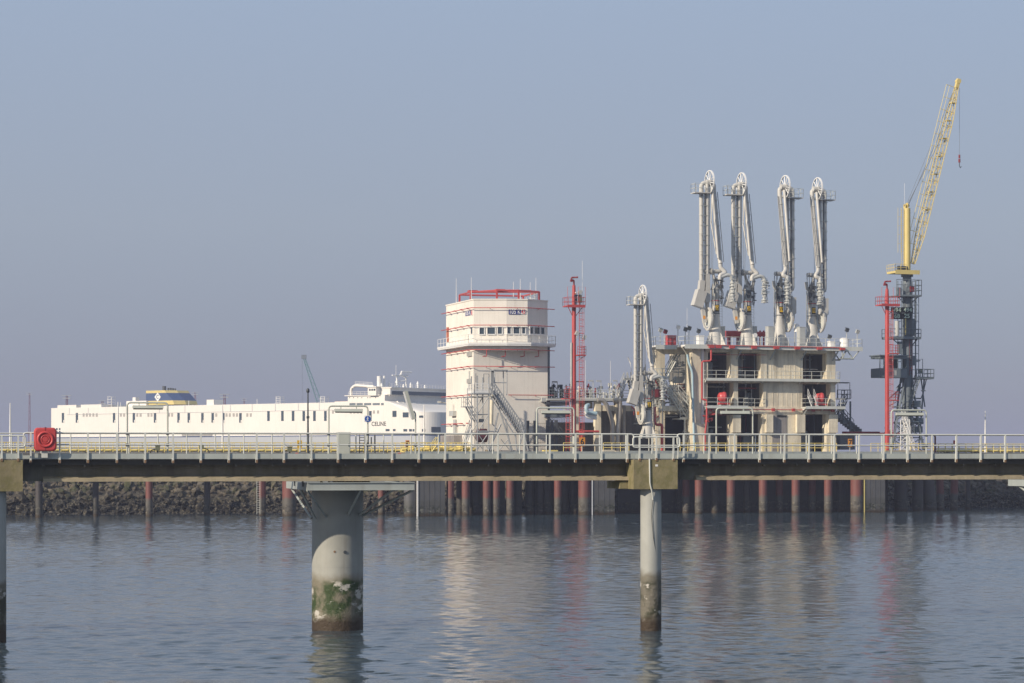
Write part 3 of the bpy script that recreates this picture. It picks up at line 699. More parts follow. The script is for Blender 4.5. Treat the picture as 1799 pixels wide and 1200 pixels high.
# ------------------------------------------------------------------ the ship
def build_ship():
    WID = 33.0; HB = WID / 2
    uB = S.u(722); A = 9.0                       # where the side starts to round into the bow, and how far the bow reaches
    se = lambda q: math.copysign(abs(q) ** .62, q)          # blunt bow: rounded shoulders, flat front
    arc = [(uB + A * se(math.sin(R(t))), HB - HB * se(math.cos(R(t)))) for t in range(0, 181, 6)]
    plan = [(0, 0)] + arc + [(0, WID)]
    r = Thing('cargo_ship', 'long white car carrier ship with blue and yellow funnel moored beyond the breakwater', 'ship', S, (0, 0, 0))
    zs = S.z(400, 766)                            # line between white side and grey hull
    ztop0, ztop1 = S.z(92, 717), S.z(608, 706.5)
    zh = S.z(722, 724.5)
    def ring(z0, z1, grow=0): return MB().prism([(u + (grow if u > 1 else -grow), v + (-grow if v < HB else grow)) for u, v in plan], z0, z1)
    r.part('lower_hull', ring(-1, zs - .35), 'hull_grey')
    r.part('stripe', ring(zs - .35, zs, .03), 'hull_blue')
    # white side up to the bow rim, then the taller garage block and the accommodation
    r.part('upper_hull', ring(zs, zh), 'hull_white')
    u6, u7 = S.u(611), S.u(676)
    g = MB(); zz = lambda u: ztop0 + (ztop1 - ztop0) * u / u6
    g.add([(0, 0, zh), (u6, 0, zh), (u6, WID, zh), (0, WID, zh), (0, 0, zz(0)), (u6, 0, zz(u6)), (u6, WID, zz(u6)), (0, WID, zz(0))],
          [(4, 5, 6, 7), (0, 1, 5, 4), (1, 2, 6, 5), (2, 3, 7, 6), (3, 0, 4, 7)])
    r.part('garage_block', g, 'hull_white')
    zb = S.z(640, 694); zw = S.z(676, 704)
    ss = r.part('accommodation', MB().box((u6 + .01, 0, zh), (u7, WID, zb)), 'hull_white')
    r.part('deck_lip', MB().box((u6 - 1.2, -.5, zb - .25), (u7 - 2, 3, zb)), 'hull_white', ss)
    # whaleback: sloping plates from the rim of the bow up to the accommodation front
    wb = MB(); rim = [(uB - (uB - u7) * k / 6, 0) for k in range(6, 0, -1)] + arc + [(uB - (uB - u7) * k / 6, WID) for k in range(1, 7)]
    n = len(rim); vs = []
    for i, (u, v) in enumerate(rim):
        e = 1 - max(0, min(1, (u - u7) / (uB - u7)))
        vs.append((u, v, zh + (zw - zh) * e ** 1.2 + .02)); vs.append((u7 + .02, HB + (v - HB) * .98, zw + .02))
    wb.add(vs, [(2 * i, 2 * i + 2, 2 * i + 3, 2 * i + 1) for i in range(n - 1)])
    # side cheek under the slope
    for sv in (0, WID):
        q = [k for k in range(n) if abs(rim[k][1] - sv) < .01]
        pts = [Vector(vs[2 * k]) for k in q]; low = [Vector((p.x, p.y, zh)) for p in pts]
        m = len(pts); wb.add(pts + low, [(i, i + 1, m + i + 1, m + i) for i in range(m - 1)])
    whale = r.part('whaleback', wb, 'hull_white')
    for k in range(11):
        a = R(18 + 14 * k); p = (uB + A * .62 * math.sin(a) - 2, HB - HB * .92 * math.cos(a))
        c = Vector((u7 + 3.0, HB * .25 + k * 2.6, zw - 1.0)); r.part('wave_fin', MB().obox(c, (2.6, .25, .8), (0, .55, 0)), 'hull_white', whale)
    # wheelhouse across the full beam, overhanging forward
    zr = S.z(700, 681); z2 = S.z(700, 690.5)
    wh = r.part('wheelhouse', MB().box((u7 - 9, 1.2, zb + .01), (u7 + 1.5, WID + 1.5, zr)), 'hull_white')
    r.part('window_band', MB().box((u7 + 1.4, 2.0, zr - 2.3), (u7 + 1.56, WID + .9, zr - 1.0)), 'glass', wh)
    r.part('roof_edge', MB().box((u7 - 9.2, 1.0, zr), (u7 + 2.2, WID + 1.8, zr + .35)), 'hull_white', wh)
    for k in range(24): r.part('stanchion', MB().box((u7 + .6, 1.5 + k * 1.36, zb - .6), (u7 + .85, 1.72 + k * 1.36, zb + .9)), 'hull_white', wh)
    rl = MB().rail([(u7 + 2, 1.5, zr + .35), (u7 + 2, WID + 1.5, zr + .35)], 1.2, 1.6, .06, 1, 0); r.part('roof_railing', rl, 'white_paint', wh)
    # wing house at the near corner
    a, b = S.u(647, -1), S.u(661, -1); z0, z1 = S.z(654, 695, -1), S.z(654, 680.5, -1)
    wg = r.part('wing_house', MB().box((a, -1.1, z0), (b, 3, z1)).box((a - .3, -1.4, z1), (b + .3, 3.2, z1 + .3)), 'hull_white')
    for k in range(3): r.part('window', MB().box((a + .5 + k * (b - a - .6) / 3, -1.16, z0 + 1.7), (a + .1 + (k + 1) * (b - a - .4) / 3, -1.09, z1 - .5)), 'glass', wg)
    # davit gantry aft of it
    a = S.u(617, .6); pts = [(a, .6, zb), (a, .6, S.z(617, 682)), (S.u(622), .6, S.z(622, 677)), (S.u(655), .6, S.z(655, 679.5))]
    r.part('davit', MB().tube(rounded([pts[0], pts[1], pts[2], pts[3]], 1.8), .55, 6), 'hull_white')
    r.part('deck_railing', MB().rail([(u6, .3, zb), (S.u(647), .3, zb)], 1.2, 2, .06, 1, 0).rail([(S.u(622), .6, S.z(622, 676)), (S.u(652), .6, S.z(652, 677.5))], 1.1, 2, .06, 1, 0), 'white_paint')
    # radar mast
    um = u7 - 3; vm = HB * .72; zq = zr + .35
    def mz(y): return S.z(700, y, vm)
    M = MB().tube([(um, vm - 2, zq), (um, vm - 2, mz(662)), (um, vm, mz(659))], .34, 6).tube([(um, vm + 3, zq), (um, vm + 3, mz(664)), (um, vm + .5, mz(659))], .34, 6)
    M.tube([(um, vm - 4.5, mz(660)), (um, vm + 4, mz(660))], .26, 6).tube([(um, vm - 2, mz(671)), (um, vm + 3, mz(668))], .22, 5).tube([(um, vm, mz(660)), (um, vm + .8, mz(652.5))], .4, 6)
    M.tube([(um, vm + .6, mz(653)), (um, vm + 6, mz(653))], .3, 5).tube([(um, vm - 2.5, mz(660)), (um, vm - 2.5, mz(642))], .1, 4)
    mast = r.part('radar_mast', M, 'white_paint')
    r.part('scanner', MB().box((um - .3, vm + 1.5, mz(657)), (um + .3, vm + 5, mz(656))), 'white_paint', mast)
    r.part('exhaust_post', MB().cyl((um - 2, vm - 9), .9, zq, mz(662), 10).cyl((um - 2, vm - 6.4), .45, zq, mz(661), 8), 'white_paint')
    for k in range(7): r.part('roof_dome', MB().tube([(um - 1, 3 + k * 3.9, zq), (um - 1, 3 + k * 3.9, zq + .9 + (k % 3) * .5), (um - 1, 3 + k * 3.9, zq + 1.5 + (k % 3) * .6)], [.35, .5, .12], 8), 'white_paint')
    # openings and windows on the side
    def at(x):
        """(u, v, tangent) where the photo column meets the hull plan"""
        u = S.u(x)
        if u <= uB: return u, 0.0, 0.0
        best = None
        for t in range(0, 900):
            a = R(t / 10); p = (uB + A * se(math.sin(a)), HB - HB * se(math.cos(a))); w = S.w(*p); xx = CX + FPX * w.x / w.y
            if best is None or abs(xx - x) < best[0]: a2 = a + .002; p2 = (uB + A * se(math.sin(a2)), HB - HB * se(math.cos(a2))); best = (abs(xx - x), p, math.atan2(p2[1] - p[1], p2[0] - p[0]))
        return best[1][0], best[1][1], best[2]
    def opening(x0, x1, y0, y1, mat, name='window', d=.08):
        u, v, tg = at((x0 + x1) / 2); z0, z1 = S.z((x0 + x1) / 2, y1, v), S.z((x0 + x1) / 2, y0, v)
        w = S.w(u, v); wd = (x1 - x0) * w.y / FPX / max(.3, math.cos(tg + S.a)) 
        r.part(name, MB().obox((u, v, (z0 + z1) / 2), (wd, d * 2, z1 - z0), (0, 0, tg)), mat)
        return u, v, wd, z0, z1, tg
    for x in [443, 541, 802, 941, 1090, 1255, 1327, 1423, 1495, 1570, 1690]:
        opening(x / 4 - 2.3, x / 4 + 2.3, 725.5, 742.5, 'glass', 'opening')
        u = S.u(x / 4 + 1.6); r.part('opening_door', MB().box((u - .25, -.12, S.z(x / 4, 742.4)), (u + .25, -.085, S.z(x / 4, 738))), 'hull_white')
    for x in [287, 385, 460, 535, 610, 687, 1003]: opening(400 + x / 4 - 2.3, 400 + x / 4 + 2.3, 722, 739.5, 'glass', 'opening')
    for x in [588, 610, 633, 656, 680, 850, 872, 965, 988, 1043, 1065, 1188, 1210, 1520, 1592, 1615, 1642, 1665, 1738, 1762]: opening(x / 4 - 1.8, x / 4 + 1.8, 726, 732, 'grille', 'vent')
    for x in [740, 865, 890, 915, 940, 1028, 1057]: opening(400 + x / 4 - 1.8, 400 + x / 4 + 1.8, 721, 726.5, 'grille', 'vent')
    for a, b in ((855, 900), (905, 950), (958, 1010), (1018, 1070), (1078, 1097)): opening(400 + a / 4, 400 + b / 4, 708, 711.8, 'steel_blue')
    for x in (857, 885, 915, 943, 985, 1000, 1040): opening(400 + x / 4 - .6, 400 + x / 4 + .6, 697.5, 699.5, 'steel_blue', 'porthole')
    for a, b, c, d in ((1158, 1187, 487, 530), (1230, 1272, 498, 533), (1345, 1373, 520, 535), (1110, 1138, 615, 630), (1162, 1180, 615, 630), (1235, 1262, 615, 632), (1275, 1295, 615, 632), (1300, 1312, 615, 632), (1365, 1387, 615, 632)):
        opening(400 + a / 4, 400 + b / 4, 600 + c / 4, 600 + d / 4, 'glass')
    opening(758, 774, 750, 759, 'glass')
    for k in range(3): opening(93.5 + k * 5, 96.5 + k * 5, 752, 755.5, 'glass')
    for k in range(2): opening(98.5 + k * 5, 101.5 + k * 5, 757, 761, 'glass')
    opening(317, 376, 760, 766, 'grille', 'ramp_fender', .25)
    # plate seams along the bulwark
    for x in [122, 155, 222, 280, 325, 405, 443, 484, 524, 561]:
        u = S.u(x); r.part('bulwark_seam', MB().box((u - .12, -.05, zz(u) - 2.6), (u + .12, -.004, zz(u) - .1)), 'hull_grey')
    r.part('bulwark_ledge', MB().add([(S.u(118), -.14, zz(S.u(118)) - 2.7), (u6, -.14, zz(u6) - 2.7), (u6, 0, zz(u6) - 2.6), (S.u(118), 0, zz(S.u(118)) - 2.6)], [(0, 1, 2, 3)]), 'hull_grey')
    r.text('name_lettering', 'CELINE', 2.1, (S.u(665.5), -.03, S.z(665.5, 745)), 'ink')
    # funnel
    fv0, fv1 = 4.0, 14.0
    def FP(x, y): p = S.px(x, y, fv0); return p[0], p[2]
    lay = [(711.5, 256.5, 306, 316), (704.5, 256.5, 303.5, 313), (691, 256.5, 292, 300), (686.5, 256.5, 289, 297)]
    fun = None
    for k, mat in ((0, 'crane_yellow'), (1, 'hull_blue'), (2, 'crane_yellow')):
        (y0, a0, b0, c0), (y1, a1, b1, c1) = lay[k], lay[k + 1]; vs = []
        for y, a, b, c in ((y0, a0, b0, c0), (y1, a1, b1, c1)):
            ua, z = FP(a, y); ub, _ = FP(b, y); dv = 4
            vs += [(ua, fv0, z), (ub, fv0, z), (ub + 2.4, fv0 + dv, z), (ub + 2.4, fv1, z), (ua, fv1, z)]
        m = MB().add(vs, [(5, 6, 7, 8, 9), (4, 3, 2, 1, 0)] + [(i, (i + 1) % 5, 5 + (i + 1) % 5, 5 + i) for i in range(5)])
        o = r.part('funnel' if k == 1 else 'funnel_band', m, mat)
        if k == 1: fun = o
    u, z = FP(277, 697.5); d = 1.75
    dm = r.part('emblem', MB().add([(u - d, fv0 - .06, z), (u, fv0 - .06, z - d), (u + d, fv0 - .06, z), (u, fv0 - .06, z + d), (u - d, fv0 - .01, z), (u, fv0 - .01, z - d), (u + d, fv0 - .01, z), (u, fv0 - .01, z + d)],
          [(0, 1, 2, 3), (0, 4, 5, 1), (1, 5, 6, 2), (2, 6, 7, 3), (3, 7, 4, 0)]), 'white_paint', fun)
    r.text('emblem_letter', 'C', 2.0, (u, fv0 - .09, z), 'hull_blue', parent=fun)
    for x, w, y in ((275, .75, 678), (282, .4, 681), (286, .4, 681), (290, .4, 681.5), (294, .4, 682)):
        u, z0 = FP(x, 687); _, z1 = FP(x, y); r.part('exhaust', MB().cyl((u, fv0 + 4), w, z0 - .3, z1, 10), 'steel_dark')
    def house(x0, x1, y0, y1, v0=2, v1=9, mat='hull_white', name='deck_house'):
        p = S.px(x0, y1, v0); q = S.px(x1, y0, v0); return r.part(name, MB().box((p[0], v0, zz(p[0]) - .3), (q[0], v1, q[2])), mat)
    house(101, 134, 711.3, 718, .1, 20); house(142, 178, 710.3, 718, .1, 20); house(222, 257, 704, 713, 3, 12); house(363, 375.5, 702, 714, 1, 6); house(588, 611, 705, 713, .05, 14, 'hull_white')
    house(233, 238, 698, 704, 4, 6); house(588, 611, 704.3, 706, 6, 14, 'maroon', 'roof_hatch')
    for x, y in ((196, 697), (492, 697), (570, 697)):
        p = S.px(x, y, 5); z0 = zz(p[0]); h = p[2] - z0
        m = MB()
        for du in (-1, 1):
            for dv in (-1, 1): m.tube([(p[0] + du, 5 + dv, z0), (p[0] + du, 5 + dv, z0 + h)], .14, 4)
        for k in range(4): m.box((p[0] - 1.2, 3.8, z0 + h * (k + 1) / 4 - .1), (p[0] + 1.2, 6.2, z0 + h * (k + 1) / 4))
        r.part('vent_mast', m, 'white_paint')
    for x in (210, 330, 450, 540): 
        u = S.u(x); r.part('deck_light', MB().tube([(u, .5, zz(u)), (u, .5, zz(u) + 1.8)], .12, 5), 'white_paint')
build_ship()

# ------------------------------------------------------------------ far harbour behind
def far_mast(x, y, D, label, w=1.0):
    F = Frame(0, D, 0); u = F.u(x); zt = F.z(x, y)
    r = Thing('floodlight_mast', label, 'mast', F, (u, 0, 3), 'floodlight masts of the far port')
    m = MB()
    for du in (-w, w):
        for dv in (-w, w): m.tube([(u + du, dv, 3), (u + du * .45, dv * .45, zt)], .16, 4)
    n = 9
    for k in range(n):
        f0, f1 = k / n, (k + 1) / n; s = -1 if k % 2 else 1
        z0, z1 = 3 + (zt - 3) * f0, 3 + (zt - 3) * f1
        m.tube([(u + s * w * (1 - .55 * f0), -w * (1 - .55 * f0), z0), (u - s * w * (1 - .55 * f1), -w * (1 - .55 * f1), z1)], .11, 4)
    r.part('tower', m, 'dark_red')
    r.part('lamp_crown', MB().box((u - 3.2, -1.5, zt - .3), (u + 3.2, 1.5, zt)).box((u - 2.6, -1.2, zt - 2.2), (u + 2.6, 1.2, zt - 1.7)), 'galvanised')
for x, y, D, lab in ((117.5, 694.5, 1500, 'faint red floodlight mast left above the stern of the ship'), (52, 690, 2200, 'faint thin mast in the haze left of the ship'),
                     (343, 689, 1900, 'faint floodlight mast in the haze right of the funnel'), (394.5, 692.5, 1450, 'reddish floodlight mast above the middle of the ship'),
                     (429, 700, 2100, 'faint low mast above the white ship, right of the reddish mast'), (180, 704, 1600, 'faint small mast above the stern deck houses')):
    far_mast(x, y, D, lab)
def harbour_crane():
    D = 2300; F = Frame(0, D, 0)
    def p(x, y, dv=0): q = F.px(x, y); return Vector((q[0], dv, q[2]))
    base = p(566, 712)
    r = Thing('harbour_crane', 'pale green lattice harbour crane far away in the haze behind the ship', 'crane', F, (base.x, 0, 3))
    m = MB(); a, b = p(563, 712), p(534, 628)
    for du, dv in ((-2.4, -2), (2.4, -2), (-2.4, 2), (2.4, 2)): m.tube([a + Vector((du, dv, 0)), b + Vector((du * .35, dv * .35, 0))], .35, 4)
    for k in range(16):
        f0, f1 = k / 16, (k + 1) / 16; s = 1 if k % 2 else -1
        m.tube([a.lerp(b, f0) + Vector((s * 2.4 * (1 - .65 * f0), -2 * (1 - .65 * f0), 0)), a.lerp(b, f1) + Vector((-s * 2.4 * (1 - .65 * f1), -2 * (1 - .65 * f1), 0))], .22, 4)
    r.part('jib', m, 'sea_green')
    t = MB()
    for du, dv in ((-5, -5), (5, -5), (-5, 5), (5, 5)): t.tube([(base.x + du, dv, 3), (base.x + du * .5, dv * .5, 52)], .6, 4)
    t.box((base.x - 6, -5, 50), (base.x + 6, 5, 58)); r.part('tower', t, 'sea_green')
    r.part('jib_head', MB().box(b - Vector((2.5, 1.5, 1.5)), b + Vector((2.5, 1.5, 2.5))), 'steel_blue')
    q = p(531, 632); r.part('hoist_rope', MB().tube([q, Vector((q.x, 0, 45))], .14, 4), 'steel_blue')
harbour_crane()
def flag_mast(x, y, label, v):
    u = T.u(x, v); zt = T.z(x, y, v)
    r = Thing('light_mast', label, 'mast', T, (u, v, ZP), 'thin white masts on the trestle')
    r.part('pole', MB().tube([(u, v, ZP - .3), (u, v, ZP + 2), (u, v, zt)], [.16, .13, .06], 8), 'white_paint')
    r.part('base_plate', MB().box((u - .25, v - .25, ZP - .28), (u + .25, v + .25, ZP + .06)), 'galvanised')
for x, y, lab in ((18, 708, 'thin white mast at the far left, clear of the ship'), (207.5, 706, 'thin white mast before the stern part of the ship'), (391, 712, 'thin white mast before the middle of the ship'),
                  (745, 711, 'thin white mast before the bow of the ship, left of the control tower'), (1731, 722, 'thin white mast alone at the far right of the trestle')):
    flag_mast(x, y, lab, 9 if x < 1000 else 5.3)

# ------------------------------------------------------------------ pipe trestle on the left and right of the jetty
def trestle(name, label, x0, x1, v0, v1, piles, pipes=True):
    u0, u1 = T.u(x0, v0), T.u(x1, v0)
    r = Thing(name, label, 'trestle', T, ((u0 + u1) / 2, v0, 0))
    r.part('deck', MB().box((u0, v0, ZP - .9), (u1, v1, ZP)), 'dark_concrete')
    for v in (v0 + .15, v1 - .15):
        r.part('railing', MB().rail([(u0, v, ZP), (u1, v, ZP)], 1.25, 1.1, .05, 1, 0), 'yellow')
    if pipes:
        for k, (v, z, rr, mat) in enumerate(((v0 + .7, ZP + .26, .16, 'yellow'), (v0 + 1.3, ZP + .24, .2, 'insulated_pipe'), (v0 + 2.0, ZP + .3, .26, 'insulated_pipe'), (v0 + 3.0, ZP + .2, .15, 'white_paint'))):
            r.part('pipe', MB().tube([(u0, v, z), (u1, v, z)], rr, 10), mat)
        n = int((u1 - u0) / 5)
        for k in range(n): r.part('pipe_support', MB().box((u0 + 2 + k * 5, v0 + .5, ZP), (u0 + 2.2 + k * 5, v0 + 3.3, ZP + .09)), 'galvanised')
    for x, v, rad, mat, lean in piles:
        u = T.u(x, v); r.part('pile', MB().tube([(u + lean * 10, v, -2.5), (u, v, ZP - .9)], rad, 20), mat)
    return r
TL = trestle('pipe_trestle', 'long low trestle with yellow handrails and pipes leading left behind the footbridge', -160, 779, 6, 10.5,
        [(68.5, 7.5, .46, 'dark_pile', 0), (262, 6.8, .46, 'red_pile', 0), (461, 6.8, .46, 'red_pile', 0), (670, 7, .46, 'red_pile', 0), (-60, 7, .46, 'red_pile', 0), (168, 10, .4, 'dark_pile', 0), (364, 10, .4, 'dark_pile', 0)])
u = T.u(454, 6.2); TL.part('ladder', MB().ladder((u, 6.2, .2), (u, 6.2, ZP), (.42, 0, 0), .03, .3), 'rail_grey')
TL.part('pile', MB().cyl((T.u(508, 5), 5), .9, -2.5, ZP - .9, 28), 'red_pile')
TR = trestle('pipe_trestle', 'low pipe trestle with yellow handrails leading right from the crane tower', 1650, 1900, 5, 9.5,
        [(1650, 6, .55, 'red_pile', .03), (1678, 6, .55, 'red_pile', -.03), (1700, 9, .4, 'dark_pile', 0), (1840, 6, .5, 'red_pile', 0)])
u = T.u(1641, 5.2)
TR.part('red_beacon', MB().box((T.u(1678, 5) - .2, 5, ZP + 1.25), (T.u(1678, 5) + .2, 5.2, ZP + 1.75)), 'red')

# ------------------------------------------------------------------ jetty platform on its piles
def build_platform():
    u0, u1 = T.u(712, -2.6), T.u(1640, -2.6)
    r = Thing('jetty_platform', 'broad concrete jetty deck on red piles carrying the control tower, loading arms and crane', 'jetty', T, ((u0 + u1) / 2, 0, 0))
    r.part('deck_slab', MB().box((u0, -2.6, ZP - 1.4), (u1, 16, ZP)), 'dark_concrete')
    r.part('edge_beam', MB().box((u0, -2.75, ZP - 1.1), (u1, -2.602, ZP + .12)), 'steel_platform')
    for x in (791, 818, 855, 871.5, 896, 980): r.part('pile', MB().cyl((T.u(x, -1.4), -1.4), .5 if x != 818 else .52, -2.5, ZP - 1.4, 20), 'red_pile')
    for x in (837, 880, 910, 930, 948, 961, 992, 1008): r.part('pile', MB().cyl((T.u(x, 2.5), 2.5), .55, -2.5, ZP - 1.4, 16), 'dark_pile')  # piles further under the deck: shade put into their darker colour
    for x, v in ((825, 7), (862, 8), (905, 7), (940, 9), (975, 7), (1000, 9)): r.part('pile', MB().cyl((T.u(x, v), v), .5, -2.5, ZP - 1.4, 16), 'dark_pile')
    for x in (1228, 1284, 1340.5, 1398, 1455): r.part('pile', MB().cyl((T.u(x, -1.4), -1.4), .57, -2.5, ZP - 1.4, 24), 'red_pile')
    for x, v in ((1256, 2.2), (1312, 2.6), (1369, 2.2), (1427, 2.5), (1478, 2.2), (1205, 2.0), (808, 4.5), (845, 4.0), (968, 4.4), (1010, 5)): r.part('pile', MB().cyl((T.u(x, v), v), .5, -2.5, ZP - 1.4, 16), 'red_pile' if x % 2 else 'dark_pile')
    for x in (1027, 1505): r.part('pile', MB().cyl((T.u(x, -1.4), -1.4), .85, -2.5, ZP - 1.4, 28), 'red_pile')
    r.part('pile', MB().cyl((T.u(721, -1), -1), .85, -2.5, ZP - 1.4, 28), 'panel_pile')
    for x in (1583, 1612): r.part('pile', MB().cyl((T.u(x, 3), 3), .95 if x < 1600 else .8, -2.5, ZP - 1.4, 24), 'dark_pile')
    r.part('pile', MB().tube([(T.u(1634, 4) + .2, 4, -2.5), (T.u(1626, 4), 4, ZP - 1.4)], 1.0, 24), 'dark_pile')
    for a, b in ((734.5, 782), (1041, 1080), (1519, 1555)):
        p, q = T.u(a, -1.9), T.u(b, -1.9)
        pn = r.part('fender_panel', MB().box((p, -1.9, -2), (q, -1.2, ZP - 1.42)), 'panel_pile')
        n = max(3, round((q - p) / .75))
        for k in range(1, n): r.part('panel_rib', MB().box((p + (q - p) * k / n - .03, -1.93, -1), (p + (q - p) * k / n + .03, -1.902, ZP - 1.45)), 'panel_pile', pn)
        r.part('edge_strip', MB().box((p - .16, -2.0, -.6), (p - .003, -1.75, ZP - 1.45)), 'yellow' if a > 1500 else 'white_paint', pn)
    r.part('rear_wall', MB().box((T.u(1190, 5), 5, -2), (T.u(1560, 5), 5.6, ZP - 1.42)), 'dark_pile')  # added near-black wall standing in for the shade between the piles
    r.part('rear_wall', MB().box((T.u(1085, 6), 6, -2), (T.u(1192, 6), 6.5, ZP - 1.42)), 'dark_pile')
    # handrails, kerbs and pipe racks along the front edge
    def yrail(xa, xb, v=-2.3): r.part('railing', MB().rail([(T.u(xa, v), v, ZP), (T.u(xb, v), v, ZP)], 1.25, 1.1, .045, 1, .0), 'yellow')
    yrail(1010, 1022, -1.8); yrail(1195, 1470, -2.3); yrail(1530, 1580, -2.2); yrail(1600, 1640, -2.2); yrail(990, 1008, -2.2); yrail(1060, 1105, -2)
    for k in range(4): yrail(704 + k * 2, 826 - k * 3, -2.4 + k * .9)
    for z, rr, v in ((ZP + .35, .17, -1.9), (ZP + .5, .13, -1.1), (ZP + .3, .2, -.5)): r.part('pipe', MB().tube([(T.u(706, v), v, z), (T.u(835, v), v, z)], rr, 10), 'yellow')
    for k in range(9):
        u = T.u(708 + k * 14, -1.2); r.part('pipe_bracket', MB().box((u, -2.2, ZP), (u + .14, .2, ZP + 1.0 if k % 2 else ZP + .3)), 'yellow')
    r.part('step_over', MB().stair((T.u(757, -2.2), -2.4, ZP), (T.u(768, -2.2), -2.4, ZP + 1.1), (0, .8, 0), .9, .03), 'yellow')
    for xa, xb, h, mat in ((855, 868, .35, 'flange_concrete'), (880, 935, .28, 'grey_wall'), (955, 980, .3, 'yellow'), (1060, 1080, .35, 'jetty_concrete'), (1095, 1250, .22, 'steel_platform'), (1555, 1640, .3, 'flange_concrete')):
        r.part('plinth', MB().box((T.u(xa, -2.2), -2.25, ZP), (T.u(xb, -2.2), -1.5, ZP + h)), mat)
    # red fire main with valves
    for xa, xb, y, v in ((1003, 1052, 758, 2.2), (1545, 1600, 762, 1.5), (1480, 1545, 760, 4)):
        z = T.z(xa, y, v); r.part('fire_main', MB().tube([(T.u(xa, v), v, z), (T.u(xb, v), v, z)], .16, 10), 'red' if xa == 1003 else 'dark_red')
    r.part('hydrant', MB().tube([(T.u(1022, 2), 2, ZP), (T.u(1022, 2), 2, T.z(1022, 757, 2))], .17, 10).tube([(T.u(1018, 2), 2, T.z(1022, 760, 2)), (T.u(1026, 2), 2, T.z(1022, 760, 2))], .2, 8), 'red')
    p = [(T.u(1154, -.5), -.5, ZP), (T.u(1154, -.5), -.5, T.z(1154, 747, -.5)), (T.u(1163, -.5), -.5, T.z(1163, 745, -.5)), (T.u(1163, -.5), -.5, ZP)]
    r.part('fire_main', MB().tube(rounded([(T.u(1150, .6), .6, T.z(1150, 715, .6)), (T.u(1150, .3), .3, T.z(1150, 742, .3)), p[1], p[2], p[3]], .5), .19, 10), 'red')
    zz = T.z(1600, 764, 4); r.part('dark_pipe', MB().tube(rounded([(T.u(1600, 4), 4, zz), (T.u(1643, 4), 4, zz), (T.u(1643, 4), 4, ZP)], .4), .13, 8), 'maroon')
build_platform()

def number_plate(x0, x1, y0, y1, txt, v, label):
    u0, u1 = T.u(x0, v), T.u(x1, v); z0, z1 = T.z(x0, y1, v), T.z(x0, y0, v)
    r = Thing('number_plate', label, 'sign', T, ((u0 + u1) / 2, v, ZP), 'orange berth number plates')
    pl = r.part('plate', MB().box((u0, v, z0), (u1, v + .04, z1)), 'sign_yellow' if txt == '4' else 'sign_orange')
    r.text('numeral', txt, (z1 - z0) * .95, ((u0 + u1) / 2, v - .012, (z0 + z1) / 2), 'ink', parent=pl)
    r.part('post', MB().box(((u0 + u1) / 2 - .05, v + .042, ZP), ((u0 + u1) / 2 + .05, v + .12, z1 - .1)), 'galvanised')
number_plate(522, 530.5, 773.5, 788, '4', 5.4, 'yellow number plate reading 4 on the trestle')
number_plate(712.5, 719.5, 773.5, 788, '5', 5.4, 'orange number plate reading 5 left of the yellow pipes')
number_plate(1018, 1028, 768.5, 784, '6', -2.5, 'orange number plate reading 6 below the red mast')
number_plate(1490, 1497, 771, 785, '7', -2.5, 'orange number plate reading 7 right of the loading jetty')

